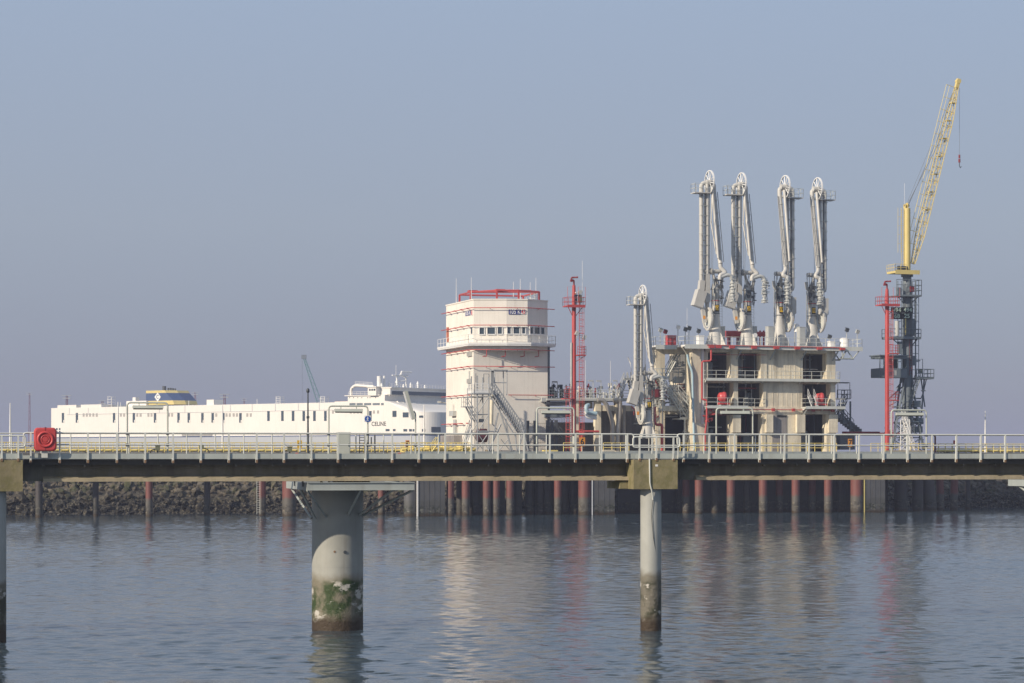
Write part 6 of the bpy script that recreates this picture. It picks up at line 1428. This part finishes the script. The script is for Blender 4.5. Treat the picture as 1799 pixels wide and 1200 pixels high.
# ------------------------------------------------------------------ gear on the jetty's top deck
def deck_gear():
    def P(x, y, v): return Vector(T.px(x, y, v))
    def box(name, x0, x1, y0, v0, v1, mat, label, cat, extra=None, zb=None):
        a, b = T.u(x0, v0), T.u(x1, v0); z = T.z((x0 + x1) / 2, y0, v0)
        r = Thing(name, label, cat, T, ((a + b) / 2, v0, zb or ZT))
        r.part('body', MB().box((a, v0, (zb or ZT) + .06), (b, v1, z)), mat)
        r.part('lid', MB().box((a - .04, v0 - .04, z + .001), (b + .04, v1 + .04, z + .07)), mat); r.part('base', MB().box((a + .05, v0 + .05, (zb or ZT)), (b - .05, v1 - .05, (zb or ZT) + .06)), 'steel_dark')
        r.part('door', MB().box((a + .06, v0 - .02, (zb or ZT) + .15), (b - .06, v0 - .002, z - .1)), mat)
        return r
    box('equipment_cabinet', 1173.5, 1188, 590, 2.2, 3.4, 'red', 'red cabinet at the left end of the jetty top deck', 'cabinet')
    box('equipment_cabinet', 1227.5, 1237, 590, .2, 1.2, 'white_paint', 'narrow pale cabinet left of the first loading arm', 'cabinet')
    box('equipment_cabinet', 1350, 1359.5, 574, -.6, .4, 'galvanised', 'tall grey cabinet left of the third loading arm', 'cabinet')
    box('equipment_cabinet', 1405, 1415.5, 575, -.6, .4, 'galvanised', 'tall grey cabinet left of the fourth loading arm', 'cabinet')
    box('equipment_cabinet', 1459, 1466, 600, 0, 1, 'white_paint', 'low white box right of the fourth loading arm', 'box')
    box('equipment_cabinet', 1266, 1274, 574, 3.4, 4.4, 'galvanised', 'grey cabinet right of the first loading arm', 'cabinet')
    box('equipment_cabinet', 1321.5, 1330, 574, 3.4, 4.4, 'galvanised', 'grey cabinet right of the second loading arm', 'cabinet')
    def tank(x0, x1, y0, y1, v, mat, label, legs=False):
        a, b = P(x0, y1, v), P(x1, y0, v); c = ((a.x + b.x) / 2, v); rad = (b.x - a.x) / 2
        r = Thing('small_tank', label, 'tank', T, (c[0], v, ZT))
        z0 = a.z if legs else ZT + .1
        r.part('shell', MB().tube([(c[0], v, z0), (c[0], v, b.z - .15), (c[0], v, b.z)], [rad, rad, rad * .75], 18), mat)
        for du in (-.7, .7): r.part('leg', MB().box((c[0] + du * rad - .05, v - .05, ZT), (c[0] + du * rad + .05, v + .05, z0 + .02)), 'galvanised')
    tank(1476, 1491, 594, 609, 1, 'white_paint', 'white drum tank at the right end of the jetty deck'); tank(1395, 1404, 569, 583, 1, 'white_paint', 'small white tank on legs between the third and fourth arms', True)
    def pole_lamp(x, y, v, mat, label):
        u = T.u(x, v); z = T.z(x, y, v); r = Thing('deck_floodlight', label, 'floodlight', T, (u, v, ZT), 'floodlights on the jetty deck')
        r.part('pole', MB().tube([(u, v, ZT), (u, v, z - .2)], .06, 6), 'galvanised')
        r.part('head', MB().obox((u, v - .1, z), (.5, .3, .45), (.4, .2, 0)), mat); r.part('visor', MB().obox((u, v - .2, z + .26), (.56, .4, .04), (.4, .2, 0)), mat)
    for x, y, m, l in ((1160, 580, 'galvanised', 'floodlight on the far left corner of the jetty deck'), (1168.5, 583, 'dark_red', 'dark lamp beside the red cabinet'), (1191, 575, 'white_paint', 'white round floodlight right of the red cabinet'),
                       (1204, 579, 'steel_dark', 'first of two dark lamps left of the loading arms'), (1210.5, 577, 'steel_dark', 'second of two dark lamps left of the loading arms'), (1227, 582, 'steel_dark', 'dark beacon left of the first loading arm'),
                       (1487.5, 580, 'steel_dark', 'dark floodlight above the white drum tank'), (1506, 583, 'galvanised', 'floodlight on the right corner of the jetty deck'), (1457, 592, 'steel_dark', 'dark low lamp right of the fourth arm')):
        pole_lamp(x, y, 1.7 if x < 1240 else .5, m, l)
    # red pipe header lying between the arms
    a, b = P(1275, 587, 5), P(1302, 587, 5); r = Thing('foam_tank', 'red horizontal tank behind the two left loading arms', 'tank', T, ((a.x + b.x) / 2, 5, ZT))
    r.part('shell', MB().tube([a, b], .48, 14), 'red')
    for q in (a.lerp(b, .2), a.lerp(b, .8)): r.part('saddle', MB().box((q.x - .1, 4.6, ZT), (q.x + .1, 5.4, a.z - .3)), 'dark_red')
    a, b = P(1329, 587, 5), P(1348, 587, 5); r = Thing('red_manifold', 'red pipe manifold behind the second and third loading arms', 'manifold', T, ((a.x + b.x) / 2, 5, ZT))
    r.part('header', MB().tube([a, b], .34, 12), 'red'); 
    for k in range(4): q = a.lerp(b, k / 3); r.part('branch', MB().tube([(q.x, 5, ZT), (q.x, 5, q.z + .5)], .13, 8), 'red')
    r = Thing('signal_disc', 'white round disc on a stand beside the second loading arm', 'disc', T, (T.u(1326.5, 0), 0, ZT)); q = P(1326.5, 589, 0)
    r.part('stand', MB().tube([(q.x, 0, ZT), (q.x, 0, q.z)], .07, 6), 'galvanised'); r.part('disc', MB().tube([(q.x, -.12, q.z), (q.x, -.04, q.z)], .30, 20), 'white_paint')
    for k, (x, y) in enumerate(((1207, 541), )):
        q = P(x, y, 3); rr = Thing('whip_antenna', 'thin whip antenna left of the first loading arm', 'antenna', T, (q.x, 3, ZT)); rr.part('whip', MB().tube([(q.x, 3, ZT), q], [.035, .015], 4), 'white_paint'); rr.part('base', MB().box((q.x - .1, 2.9, ZT), (q.x + .1, 3.1, ZT + .15)), 'galvanised')
deck_gear()

# ------------------------------------------------------------------ process platform between control building and jetty
def build_process():
    V = 3.0
    def P(x, y, v=V): return Vector(T.px(x, y, v))
    r = Thing('process_platform', 'raised valve platform full of pipes between the red mast and the loading arms', 'platform', T, (T.u(1040, V), V, ZP))
    zd = P(1050, 701).z
    r.part('deck', MB().box((P(960, 0).x, V - .3, zd - .25), (P(1104, 0).x, V + 6, zd)), 'galvanised')
    r.part('railing', MB().rail([(P(1012, 0).x, V - .25, zd), (P(1104, 0).x, V - .25, zd)], 1.2, 1.0, .04, 2, .18), 'rail_grey')
    r.part('railing', MB().rail([(P(964, 0).x, V - .2, zd), (P(1000, 0).x, V - .2, zd)], 1.2, .8, .035, 2, .1), 'steel_blue')
    for x, w in ((1051, .42), (1085, .25), (1013, .3)): r.part('column', MB().box((P(x, 0).x - w, V, ZP), (P(x, 0).x + w, V + .8, zd - .26)), 'jetty_concrete')
    r.part('back_wall', MB().box((P(1015, 0, 6).x, 8, P(1020, 716).z), (P(1050, 0, 6).x, 8.4, zd - .26)), 'cream_wall')
    r.part('cross_beam', MB().box((P(1054, 0).x, V + .1, P(1060, 722).z), (P(1112, 0).x, V + .7, P(1060, 712).z)), 'jetty_concrete')
    r.part('grey_wall', MB().box((P(958, 0, 7).x, 7, ZP), (P(1052, 0, 7).x, 7.3, P(1000, 742, 7).z)), 'grey_wall')
    r.part('rear_wall', MB().box((P(1052, 0, 8).x, 8.5, ZP), (P(1180, 0, 8).x, 8.8, P(1100, 720, 8).z)), 'grey_wall')
    # barbed wire coil on the wall
    bw = MB(); a, b = P(960, 738, 6.9), P(1020, 738, 6.9)
    n = 150; bw.tube([(a.x + (b.x - a.x) * k / n, 6.9 + .3 * math.cos(k * .85), a.z + .3 * math.sin(k * .85)) for k in range(n)], .02, 3); r.part('barbed_wire', bw, 'galvanised')
    # two insulated pipes curving down, one leaning
    r.part('insulated_pipe', MB().tube(rounded([P(1050, 703, 2.2), P(1060, 703, 2.2), P(1066, 712, 2.2), P(1076, 738, 2.2), P(1077, 792, 2.2)], .9, 5), .30, 12), 'insulated_pipe')
    r.part('insulated_pipe', MB().tube(rounded([P(1078, 704, 2.2), P(1089, 703, 2.2), P(1089, 720, 2.2), P(1085, 760, 2.2), P(1085, 792, 2.2)], 1.0, 5), .33, 12), 'insulated_pipe')
    r.part('insulated_pipe', MB().tube([P(1096, 712, 3), P(1096, 792, 3)], .26, 10), 'insulated_pipe')
    # nested expansion bends and cable trays
    for k in range(4):
        d = k * 3.0; pts = [P(1048, 727 + d, 1.6), P(1031 - .4 * k, 725 + d, 1.6), P(1029 - .3 * k, 714 + k * 1.5, 1.6), P(1034, 712, 2.2)]
        r.part('expansion_bend', MB().tube(rounded(pts[:3] if k else pts, .5, 4), .13 if k else .30, 10), 'white_paint' if k else 'pale_blue')
    for k in range(4): r.part('pipe', MB().tube([P(1005, 716 + 4.4 * k, 3.4), P(1030, 716 + 4.4 * k, 3.4)], .1, 8), 'white_paint')
    # lower dark deck on the left, with stair
    zl = P(975, 733).z
    r.part('lower_deck', MB().box((P(958, 0).x, V, zl), (P(1002, 0).x, V + 4, P(975, 724).z)), 'steel_blue')
    r.part('upper_deck', MB().box((P(960, 0).x, V, P(975, 712).z), (P(1000, 0).x, V + 4, P(975, 706).z)), 'steel_dark')
    r.part('stair', MB().stair(P(988, 770), P(962, 740), (0, 1, 0), 1.1, .05), 'steel_blue')
    for x in (962, 970, 978): r.part('gate_post', MB().box((P(x, 0, 1).x - .16, 1, ZP), (P(x, 0, 1).x + .16, 1.3, P(x, 738, 1).z)), 'steel_dark')
    r.part('gate_post', MB().box((P(928, 0, 1).x - .16, 1, ZP), (P(928, 0, 1).x + .16, 1.3, P(928, 739, 1).z)), 'steel_dark'); r.part('gate_post', MB().box((P(940, 0, 1).x - .16, 1, ZP), (P(940, 0, 1).x + .16, 1.3, P(940, 739, 1).z)), 'steel_dark')
    r.part('fence', MB().rail([P(928, 791, 1.1), P(980, 791, 1.1)], 3.6, .28, .02, 6, 0), 'steel_dark')
    # valves, gauges and small lamps on the deck
    rnd = random.Random(21)
    for k in range(58):
        x = rnd.uniform(962, 1102); v = V + rnd.uniform(.3, 3); h = rnd.uniform(.5, 1.9); u = P(x, 0, v).x; m = MB()
        m.tube([(u, v, zd), (u, v, zd + h)], rnd.uniform(.05, .12), 6)
        for j in range(2): zz = zd + h * rnd.uniform(.3, .9); m.tube([(u, v, zz), (u, v, zz + .12)], rnd.uniform(.16, .28), 8)
        if k % 3 == 0: m.wheel((u + .1, v - .2, zd + h), .28, .05, 4, .06, .05)
        if k % 4 == 1: m.box((u - .2, v - .2, zd + h), (u + .25, v + .2, zd + h + .35))
        r.part('valve', m, ('galvanised', 'steel_blue', 'white_paint', 'dark_red', 'galvanised')[k % 5] if x > 1008 else 'steel_dark')
    for x0, x1, y, m in ((1034, 1042, 668.5, 'white_paint'), (1048, 1056, 669, 'white_paint'), (1077, 1084, 668.5, 'white_paint'), (970, 979, 670.5, 'steel_dark'), (1012, 1025, 670, 'steel_dark')):
        a, b = P(x0, y, V + .2), P(x1, y, V + .2); r.part('lamp_frame', MB().tube([(b.x, a.y, zd), (b.x, a.y, a.z), (a.x, a.y, a.z)] if m == 'white_paint' else [(a.x, a.y, zd), (a.x, a.y, a.z), (b.x, a.y, a.z), (b.x, a.y, zd)], .05, 5).box((a.x, a.y - .1, a.z - .12), (b.x, a.y + .1, a.z + .06)), 'galvanised' if m == 'white_paint' else m)
    for x, y in ((1028.5, 633), (1072.5, 634)): r.part('antenna', MB().tube([P(x, 700), P(x, y)], [.03, .018], 4), 'white_paint')
    # stair arch up to the small loading arm
    r.part('arch_stair', MB().stair(P(1090, 698, 2.4), P(1102, 668, 2.4), (0, 1.2, 0), 1.1, .05).stair(P(1113, 690, 2.4), P(1108, 668, 2.4), (0, 1.2, 0), 1.1, .05).box(P(1101, 668, 2.4), P(1116, 664, 2.4) + Vector((0, 1.3, 0))), 'galvanised')
    a, b = P(1103, 628, 2), P(1108, 639, 2); r.part('hanging_lamp', MB().tube([a, b], .1, 6).tube([b, P(1110, 668, 2)], .04, 4), 'white_paint')
    # pipework behind the small arm
    pk = MB(); rnd = random.Random(8)
    for k in range(130):
        a = P(rnd.uniform(1112, 1168), rnd.uniform(655, 745), rnd.uniform(2, 5)); d = rnd.choice([Vector((0, 0, rnd.uniform(.5, 2.4))), Vector((rnd.uniform(.5, 2.2), 0, 0)), Vector((0, 1, 0))])
        pk.tube([a, a + d], rnd.uniform(.04, .14), 6)
    for k in range(10): a = P(rnd.uniform(1115, 1160), rnd.uniform(660, 730), rnd.uniform(2, 4)); pk.box(a, a + Vector((.5, .5, .5)))
    r.part('pipework', pk, 'galvanised')
    pk = MB()
    for k in range(14): a = P(rnd.uniform(1108, 1160), rnd.uniform(675, 735), 2.2); pk.tube([a, a + Vector((rnd.uniform(-.6, .6), 0, rnd.uniform(.2, 1)))], .1, 6)
    r.part('red_pipework', pk, 'dark_red')
    for x in (1140, 1147, 1158, 1164): r.part('frame_post', MB().tube([P(x, 792, 1.4), P(x, 695, 1.4)], .07, 5), 'rail_grey')
    r.part('frame_rail', MB().rail([P(1140, 714, 1.4), P(1190, 714, 1.4)], 1.3, 1, .04, 2, .1), 'rail_grey')
    r.part('walkway_beam', MB().box(P(1158, 722, 1.4), P(1195, 714, 1.4) + Vector((0, 1, 0))), 'jetty_concrete')
build_process()

# ------------------------------------------------------------------ crane tower
def build_crane():
    V = 2.6
    def P(x, y, v=V): return Vector(T.px(x, y, v))
    uc = P(1593.5, 600).x
    r = Thing('pedestal_crane', 'crane with raised yellow lattice jib on a tall blue-grey steel tower', 'crane', T, (uc, V, ZP))
    SB = 'steel_blue'
    zs = P(1593, 480).z
    r.part('column', MB().tube([(uc, V, P(0, 700).z - 4), (uc, V, P(1593, 500).z), (uc, V, zs)], [.70, .68, .58], 20), SB)
    # splayed legs and bracing below the cabin
    lg = MB(); zt = P(1593, 664).z
    for x, dv in ((1566, -1.5), (1622, -1.5), (1568, 3), (1624, 3)):
        lg.tube([P(x, 790, V + dv) + Vector((0, 0, 0)), Vector((uc + (.5 if x > 1590 else -.5), V + dv * .3, zt))], .14, 5)
    for k in range(5):
        f0, f1 = k / 5, (k + 1) / 5; wa, wb = 2.2 * (1 - f0) + .5 * f0, 2.2 * (1 - f1) + .5 * f1; za, zb = ZP + (zt - ZP) * f0, ZP + (zt - ZP) * f1
        for dv in (-1.3, 2): lg.tube([(uc - wa, V + dv * (1 - f0), za), (uc + wb, V + dv * (1 - f1), zb)], .07, 4).tube([(uc + wa, V + dv * (1 - f0), za), (uc - wb, V + dv * (1 - f1), zb)], .07, 4).tube([(uc - wa, V + dv * (1 - f0), za), (uc + wa, V + dv * (1 - f0), za)], .07, 4)
    r.part('leg_frame', lg, SB)
    r.part('rear_legs', MB().tube([P(1618, 664), P(1625, 715)], .1, 5).tube([P(1624, 664), P(1614, 790)], .12, 5).tube([P(1628, 664), P(1622, 690), P(1618, 700)], .08, 4).tube([P(1562, 700), P(1585, 680)], .1, 4).tube([P(1585, 664), P(1566, 715)], .1, 4), SB)
    cl = MB(); rnd = random.Random(14)
    for k in range(34):
        p = P(rnd.uniform(1566, 1622), rnd.uniform(680, 775), V + rnd.uniform(-1.5, 1.5)); q = p + Vector((rnd.uniform(-1.6, 1.6), 0, rnd.choice((0, rnd.uniform(-2.5, 2.5)))))
        if q.z > ZP: cl.tube([p, q], rnd.uniform(.05, .1), 4)
    for k in range(4): p = P(1604 + rnd.uniform(-4, 10), 715 + 15 * k, V - 1); cl.box(p, p + Vector((1.1, 1, .9)))
    r.part('leg_bracing', cl, SB, kind='stuff')
    # stairs down from the right platform
    r.part('stair', MB().stair(P(1617, 664, V - 1.4), P(1598, 716, V - 1.4), (0, 1.1, 0), 1.1, .05).stair(P(1597, 716, V - 1.4), P(1607, 764, V - 1.4), (0, 1.1, 0), 1.1, .05), SB)
    zc = P(1615, 664).z
    sp = r.part('side_platform', MB().box((P(1601, 0).x, V - 1.5, zc - .2), (P(1632, 0).x, V + 1.5, zc)), SB)
    r.part('railing', MB().rail([(P(1601, 0).x, V - 1.45, zc), (P(1632, 0).x, V - 1.45, zc), (P(1632, 0).x, V + 1.45, zc)], 1.2, .9, .045, 1, .12).tube([P(1602, 664), P(1602, 631), P(1621, 631), P(1621, 664)], .06, 4), SB, sp)
    r.part('lamp', MB().box(P(1603, 634.5), P(1617, 632) + Vector((0, .3, 0))), 'galvanised', sp); r.part('box', MB().box(P(1615, 656), P(1620.5, 648) + Vector((0, .4, 0))), 'olive', sp)
    # cabin
    a, b = P(1546, 663, V - 1.6), P(1594, 626, V - 1.6); v0, v1 = V - 1.6, V + 1.2
    cb = r.part('cabin', MB().box((a.x, v0, a.z), (b.x, v1, a.z + 1.3)).box((a.x, v0, b.z - .35), (b.x, v1, b.z)).box((a.x + (b.x - a.x) * .46, v1 - .1, a.z + 1.31), (b.x, v1, b.z - .36)), 'steel_blue')
    r.part('cabin_roof', MB().box((a.x - .2, v0 - .2, b.z + .001), (b.x + .15, v1 + .1, b.z + .16)), SB, cb)
    for f in (0, .16, .46, .66, 1): u = a.x + (b.x - a.x) * f; r.part('mullion', MB().box((u - .05, v0 + .01, a.z + 1.302), (u + .05, v0 + .09, b.z - .352)), SB, cb)
    for f0, f1 in ((.02, .15), (.18, .45), (.48, .65), (.68, .98)): r.part('pane', MB().box((a.x + (b.x - a.x) * f0, v0 + .04, a.z + 1.302), (a.x + (b.x - a.x) * f1, v0 + .06, b.z - .352)), 'clear_glass', cb)
    r.part('panel', MB().box((a.x + 1.9, v0 - .03, a.z + .3), (a.x + 2.6, v0 - .002, a.z + 1.0)), 'galvanised', cb)
    # display platform with digit boards
    zq = P(1590, 593, V - 1).z; p0, p1 = P(1563, 0, V - 1).x, P(1616, 0, V - 1).x
    dp = r.part('display_platform', MB().box((p0, V - 1.4, zq - .22), (p1, V + 1.4, zq)), SB)
    r.part('railing', MB().rail([(p0, V + 1.35, zq), (p0, V - 1.35, zq), (p1, V - 1.35, zq), (p1, V + 1.35, zq)], 1.2, .9, .045, 1, .12), SB, dp)
    r.part('strut', MB().tube([(p0 + .4, V - 1, zq - .2), (uc - .3, V, zq - 1.6)], .08, 4).tube([(p1 - .4, V - 1, zq - .2), (uc + .3, V, zq - 1.6)], .08, 4), SB, dp)
    vd = V - 1.25
    for x0, x1, y0, y1, t in ((1566, 1585, 540, 549.5, '494'), (1585.5, 1604, 540, 549.5, '494'), (1567, 1585, 550.5, 560.5, '68'), (1585.5, 1601, 550.5, 560.5, '25')):
        q0, q1 = P(x0, y1, vd), P(x1, y0, vd)
        bd = r.part('digit_board', MB().box((q0.x, vd, q0.z), (q1.x, vd + .18, q1.z)), 'ink')
        r.text('digits', t, (q1.z - q0.z) * 1.0, ((q0.x + q1.x) / 2, vd - .02, (q0.z + q1.z) / 2), 'led', parent=bd, squash=1.1)
    q0 = P(1567, 560, vd); q1 = P(1601, 593, vd); r.part('board_frame', MB().tube([(q0.x + .1, vd + .12, q0.z), (q0.x + .1, vd + .12, q1.z)], .06, 4).tube([(q1.x, vd + .12, q0.z), (q1.x, vd + .12, q1.z)], .06, 4), SB)
    r.part('lamp_cylinder', MB().tube([P(1576, 590, vd), P(1576, 564, vd)], .33, 10), 'galvanised'); r.part('lamp_bar', MB().tube([P(1591, 588, vd), P(1591, 560, vd)], .08, 6), 'yellow')
    # upper platform
    zu = P(1590, 519, V - 1).z; p0, p1 = P(1573, 0, V - 1).x, P(1617, 0, V - 1).x
    upf = r.part('upper_platform', MB().box((p0, V - 1.4, zu - .15), (p1, V + 1.4, zu)), SB)
    r.part('railing', MB().rail([(p0, V - 1.35, zu), (p1, V - 1.35, zu), (p1, V + 1.35, zu)], 2.2, .9, .045, 2, .1), SB, upf)
    r.part('strut', MB().tube([(p1 - .3, V - 1, zu - .1), (uc + .3, V, zu - 1.3)], .07, 4).tube([(p0 + .3, V - 1, zu - .1), (uc - .3, V, zu - 1.3)], .07, 4), SB, upf)
    r.part('fire_hose_box', MB().box(P(1601, 512, V - 1.2), P(1606.5, 503, V - 1.2) + Vector((0, .5, 0))), 'dark_red', upf)
    r.part('ladder', MB().ladder(P(1604, 592, V - .9), P(1604, 519, V - .9), (.5, 0, 0), .03, .35, 1, (.2, -.6, 0)), SB)
    r.part('ladder', MB().ladder(P(1600, 660, V - .9), P(1600, 593, V - .9), (.4, 0, 0), .03, .35), 'dark_red')
    for x in (1580.5, 1606, 1611):
        r.part('side_frame', MB().ladder(P(x, 664, V - .7), P(x, 493, V - .7), (.55, 0, 0), .055, 1.1), SB)
    for x0, x1, y0, y1 in ((1579, 1585, 600, 622), (1602, 1608, 560, 590), (1601, 1610, 625, 642), (1577, 1583, 505, 518)):
        r.part('switch_box', MB().box(P(x0, y1, V - .9), P(x1, y0, V - .9) + Vector((0, .5, 0))), SB)
    # slewing part: platform, post, winch
    zy = P(1590, 480).z; CY = 'crane_yellow'
    a, b = P(1565.5, 0).x, P(1608, 0).x
    sl = r.part('slew_platform', MB().box((a, V - 1.3, zy - .1), (b, V + 1.3, zy + .2)).box((a, V - 1.35, zy - .25), (b, V - 1.302, zy + .35)), CY)
    r.part('railing', MB().rail([(uc - .8, V - 1.3, zy + .2), (a, V - 1.3, zy + .2), (a, V + 1.3, zy + .2)], .95, .7, .035, 1, 0), CY, sl)
    r.part('winch', MB().tube([(a + .6, V - .9, zy + .6), (a + 2.0, V - .9, zy + .6)], .36, 14), 'steel_dark', sl)
    r.part('slew_ring', MB().tube([(uc, V, zy - .5), (uc, V, zy - .1)], .85, 20), SB, sl)
    zm = P(1594, 366).z
    r.part('post', MB().tube([(uc, V, zy + .2), (uc, V, zm)], [.50, .47], 18), CY)
    r.part('post_head', MB().box((uc - .42, V - .3, zm), (uc - .30, V + .3, zm + .55)).box((uc - .06, V - .3, zm), (uc + .06, V + .3, zm + .75)).tube([(uc - .42, V, zm + .4), (uc + .3, V, zm + .4)], .2, 8), CY)
    ul = P(1582, 0).x; r.part('cage_ladder', MB().ladder((ul + .25, V - .2, zy + .2), (ul + .25, V - .2, zm), (.35, 0, 0), .028, .3, 0).ladder((ul - .25, V - .2, P(1582, 444).z), (ul - .25, V - .2, zm), (.5, 0, 0), .03, 1.2), CY)
    # lattice jib
    A0, A1 = P(1604, 463), P(1681.5, 150)
    d = (A1 - A0).normalized(); nrm = Vector((d.z, 0, -d.x)); N = 26; L = (A1 - A0).length; jb = MB(); lat = MB()
    def w(f): return (.22 + .28 * min(1, f / .16)) * (1 if f < .8 else 1 - .65 * (f - .8) / .2)
    cs = [(-1, -1), (1, -1), (-1, 1), (1, 1)]
    def node(f, c): return A0 + d * L * f + nrm * c[0] * w(f) + Vector((0, c[1] * w(f), 0))
    for c in cs: jb.tube([node(k / N, c) for k in range(N + 1)], .065, 5)
    for k in range(N):
        for c0, c1 in ((cs[0], cs[1]), (cs[2], cs[3]), (cs[0], cs[2]), (cs[1], cs[3])):
            p, q = (c0, c1) if k % 2 else (c1, c0); lat.tube([node(k / N, p), node((k + 1) / N, q)], .032, 4)
            if k % 2 == 0: lat.tube([node(k / N, c0), node(k / N, c1)], .04, 4)
    j = r.part('jib', jb, CY); r.part('lattice', lat, CY, j)
    # walkway rail up the back of the jib
    wk = MB()
    for off in (1.15, ): 
        for f0, f1 in ((.1, .985), ): wk.tube([A0 + d * L * f0 - nrm * (w(.5) + off * .5), A0 + d * L * f1 - nrm * (w(.5) + off * .55)], .03, 5).tube([A0 + d * L * f0 - nrm * (w(.5) + off), A0 + d * L * f1 - nrm * (w(.5) + off)], .035, 5)
    for k in range(14): f = .1 + k * .885 / 13; wk.tube([A0 + d * L * f - nrm * w(f), A0 + d * L * f - nrm * (w(.5) + 1.15)], .035, 4)
    r.part('walkway_rail', wk, 'yellow', j)
    for f in (.3, .4, .5, .6, .7, .8, .9): r.part('rest_plate', MB().obox(A0 + d * L * f, (.9, .7, .12), (0, 0, 0)), CY, j)
    r.part('jib_head', MB().obox(A1 + d * .3, (.5, .5, 1.3), (0, math.atan2(d.x, d.z), 0)).tube([A1 + d * .6 + Vector((0, -.3, 0)), A1 + d * .6 + Vector((0, .3, 0))], .35, 12), CY, j)
    mh = Vector((uc, V, zm + .4)); r.part('luffing_rope', MB().tube([mh, node(.72, (-1, -1))], .035, 4).tube([mh + Vector((.2, 0, 0)), node(.74, (-1, 1))], .035, 4).tube([mh + Vector((0, .3, 0)), node(.97, (-1, 1))], .02, 4), 'steel_dark')
    hp = P(1685.5, 155); r.part('hoist_rope', MB().tube([hp, P(1685.5, 272)], .022, 4), 'steel_dark')
    hk = P(1685.5, 283); r.part('hook_block', MB().tube([hk + Vector((0, 0, .9)), hk + Vector((0, 0, .4))], .14, 8).tube([hk + Vector((0, 0, .3)), hk - Vector((0, 0, .2))], .16, 8), 'dark_red')
    r.part('hook', MB().tube([hk + Vector((0, 0, -.2)), hk + Vector((0, 0, -.7)), hk + Vector((.15, 0, -.95)), hk + Vector((.3, 0, -.75))], .06, 6), 'steel_dark')
    r.part('antenna', MB().tube([(uc - .4, V, zm), (uc - .4, V, P(1588, 322).z)], .018, 4), 'white_paint')
build_crane()
def white_stair():
    V = -1.4
    def P(x, y, v=V): return Vector(T.px(x, y, v))
    r = Thing('access_stair', 'white lattice access stair at the foot of the crane tower', 'stairs', T, (T.u(1592, V), V, ZP))
    f = MB()
    for x in (1582.5, 1598):
        for dv in (0, 1.6): a = P(x, 738); f.tube([(a.x, V + dv, ZP), (a.x, V + dv, a.z)], .07, 5)
    for y in (790, 776, 762, 750, 738):
        a, b = P(1582.5, y), P(1598, y); f.tube([a, b], .06, 4)
        if y > 740: f.tube([a, P(1598, y - 13)], .045, 4).tube([b, P(1582.5, y - 13)], .045, 4)
    r.part('frame', f, 'white_paint'); a = P(1582, 764); b = P(1599, 764)
    r.part('landing', MB().box((a.x, V, a.z - .08), (b.x, V + 1.6, a.z)).rail([(a.x, V, a.z), (b.x, V, a.z)], 1.1, .5, .04, 2, .1), 'white_paint')
    r.part('flight', MB().stair(P(1594, 760), P(1607, 791), (0, .9, 0), 1.0, .045).stair(P(1590, 735), P(1600, 763), (0, .9, 0), 1.0, .045), 'white_paint')
white_stair()

# ------------------------------------------------------------------ the hazy air
def build_haze():
    mb = MB().box((-2450, -60, -4.5), (2450, 7950, 72))
    m = bpy.data.materials.new('haze'); m.use_nodes = True; t = m.node_tree; t.nodes.clear()
    v = t.nodes.new('ShaderNodeVolumePrincipled'); o = t.nodes.new('ShaderNodeOutputMaterial')
    v.inputs['Color'].default_value = (.56, .60, .80, 1); v.inputs['Density'].default_value = HAZE
    v.inputs['Anisotropy'].default_value = 0.0
    t.links.new(v.outputs['Volume'], o.inputs['Volume']); MATS['haze'] = m
    tag(mesh_obj('haze', mb, 'haze'), None, None, kind='stuff')
HAZE = .00027
build_haze()
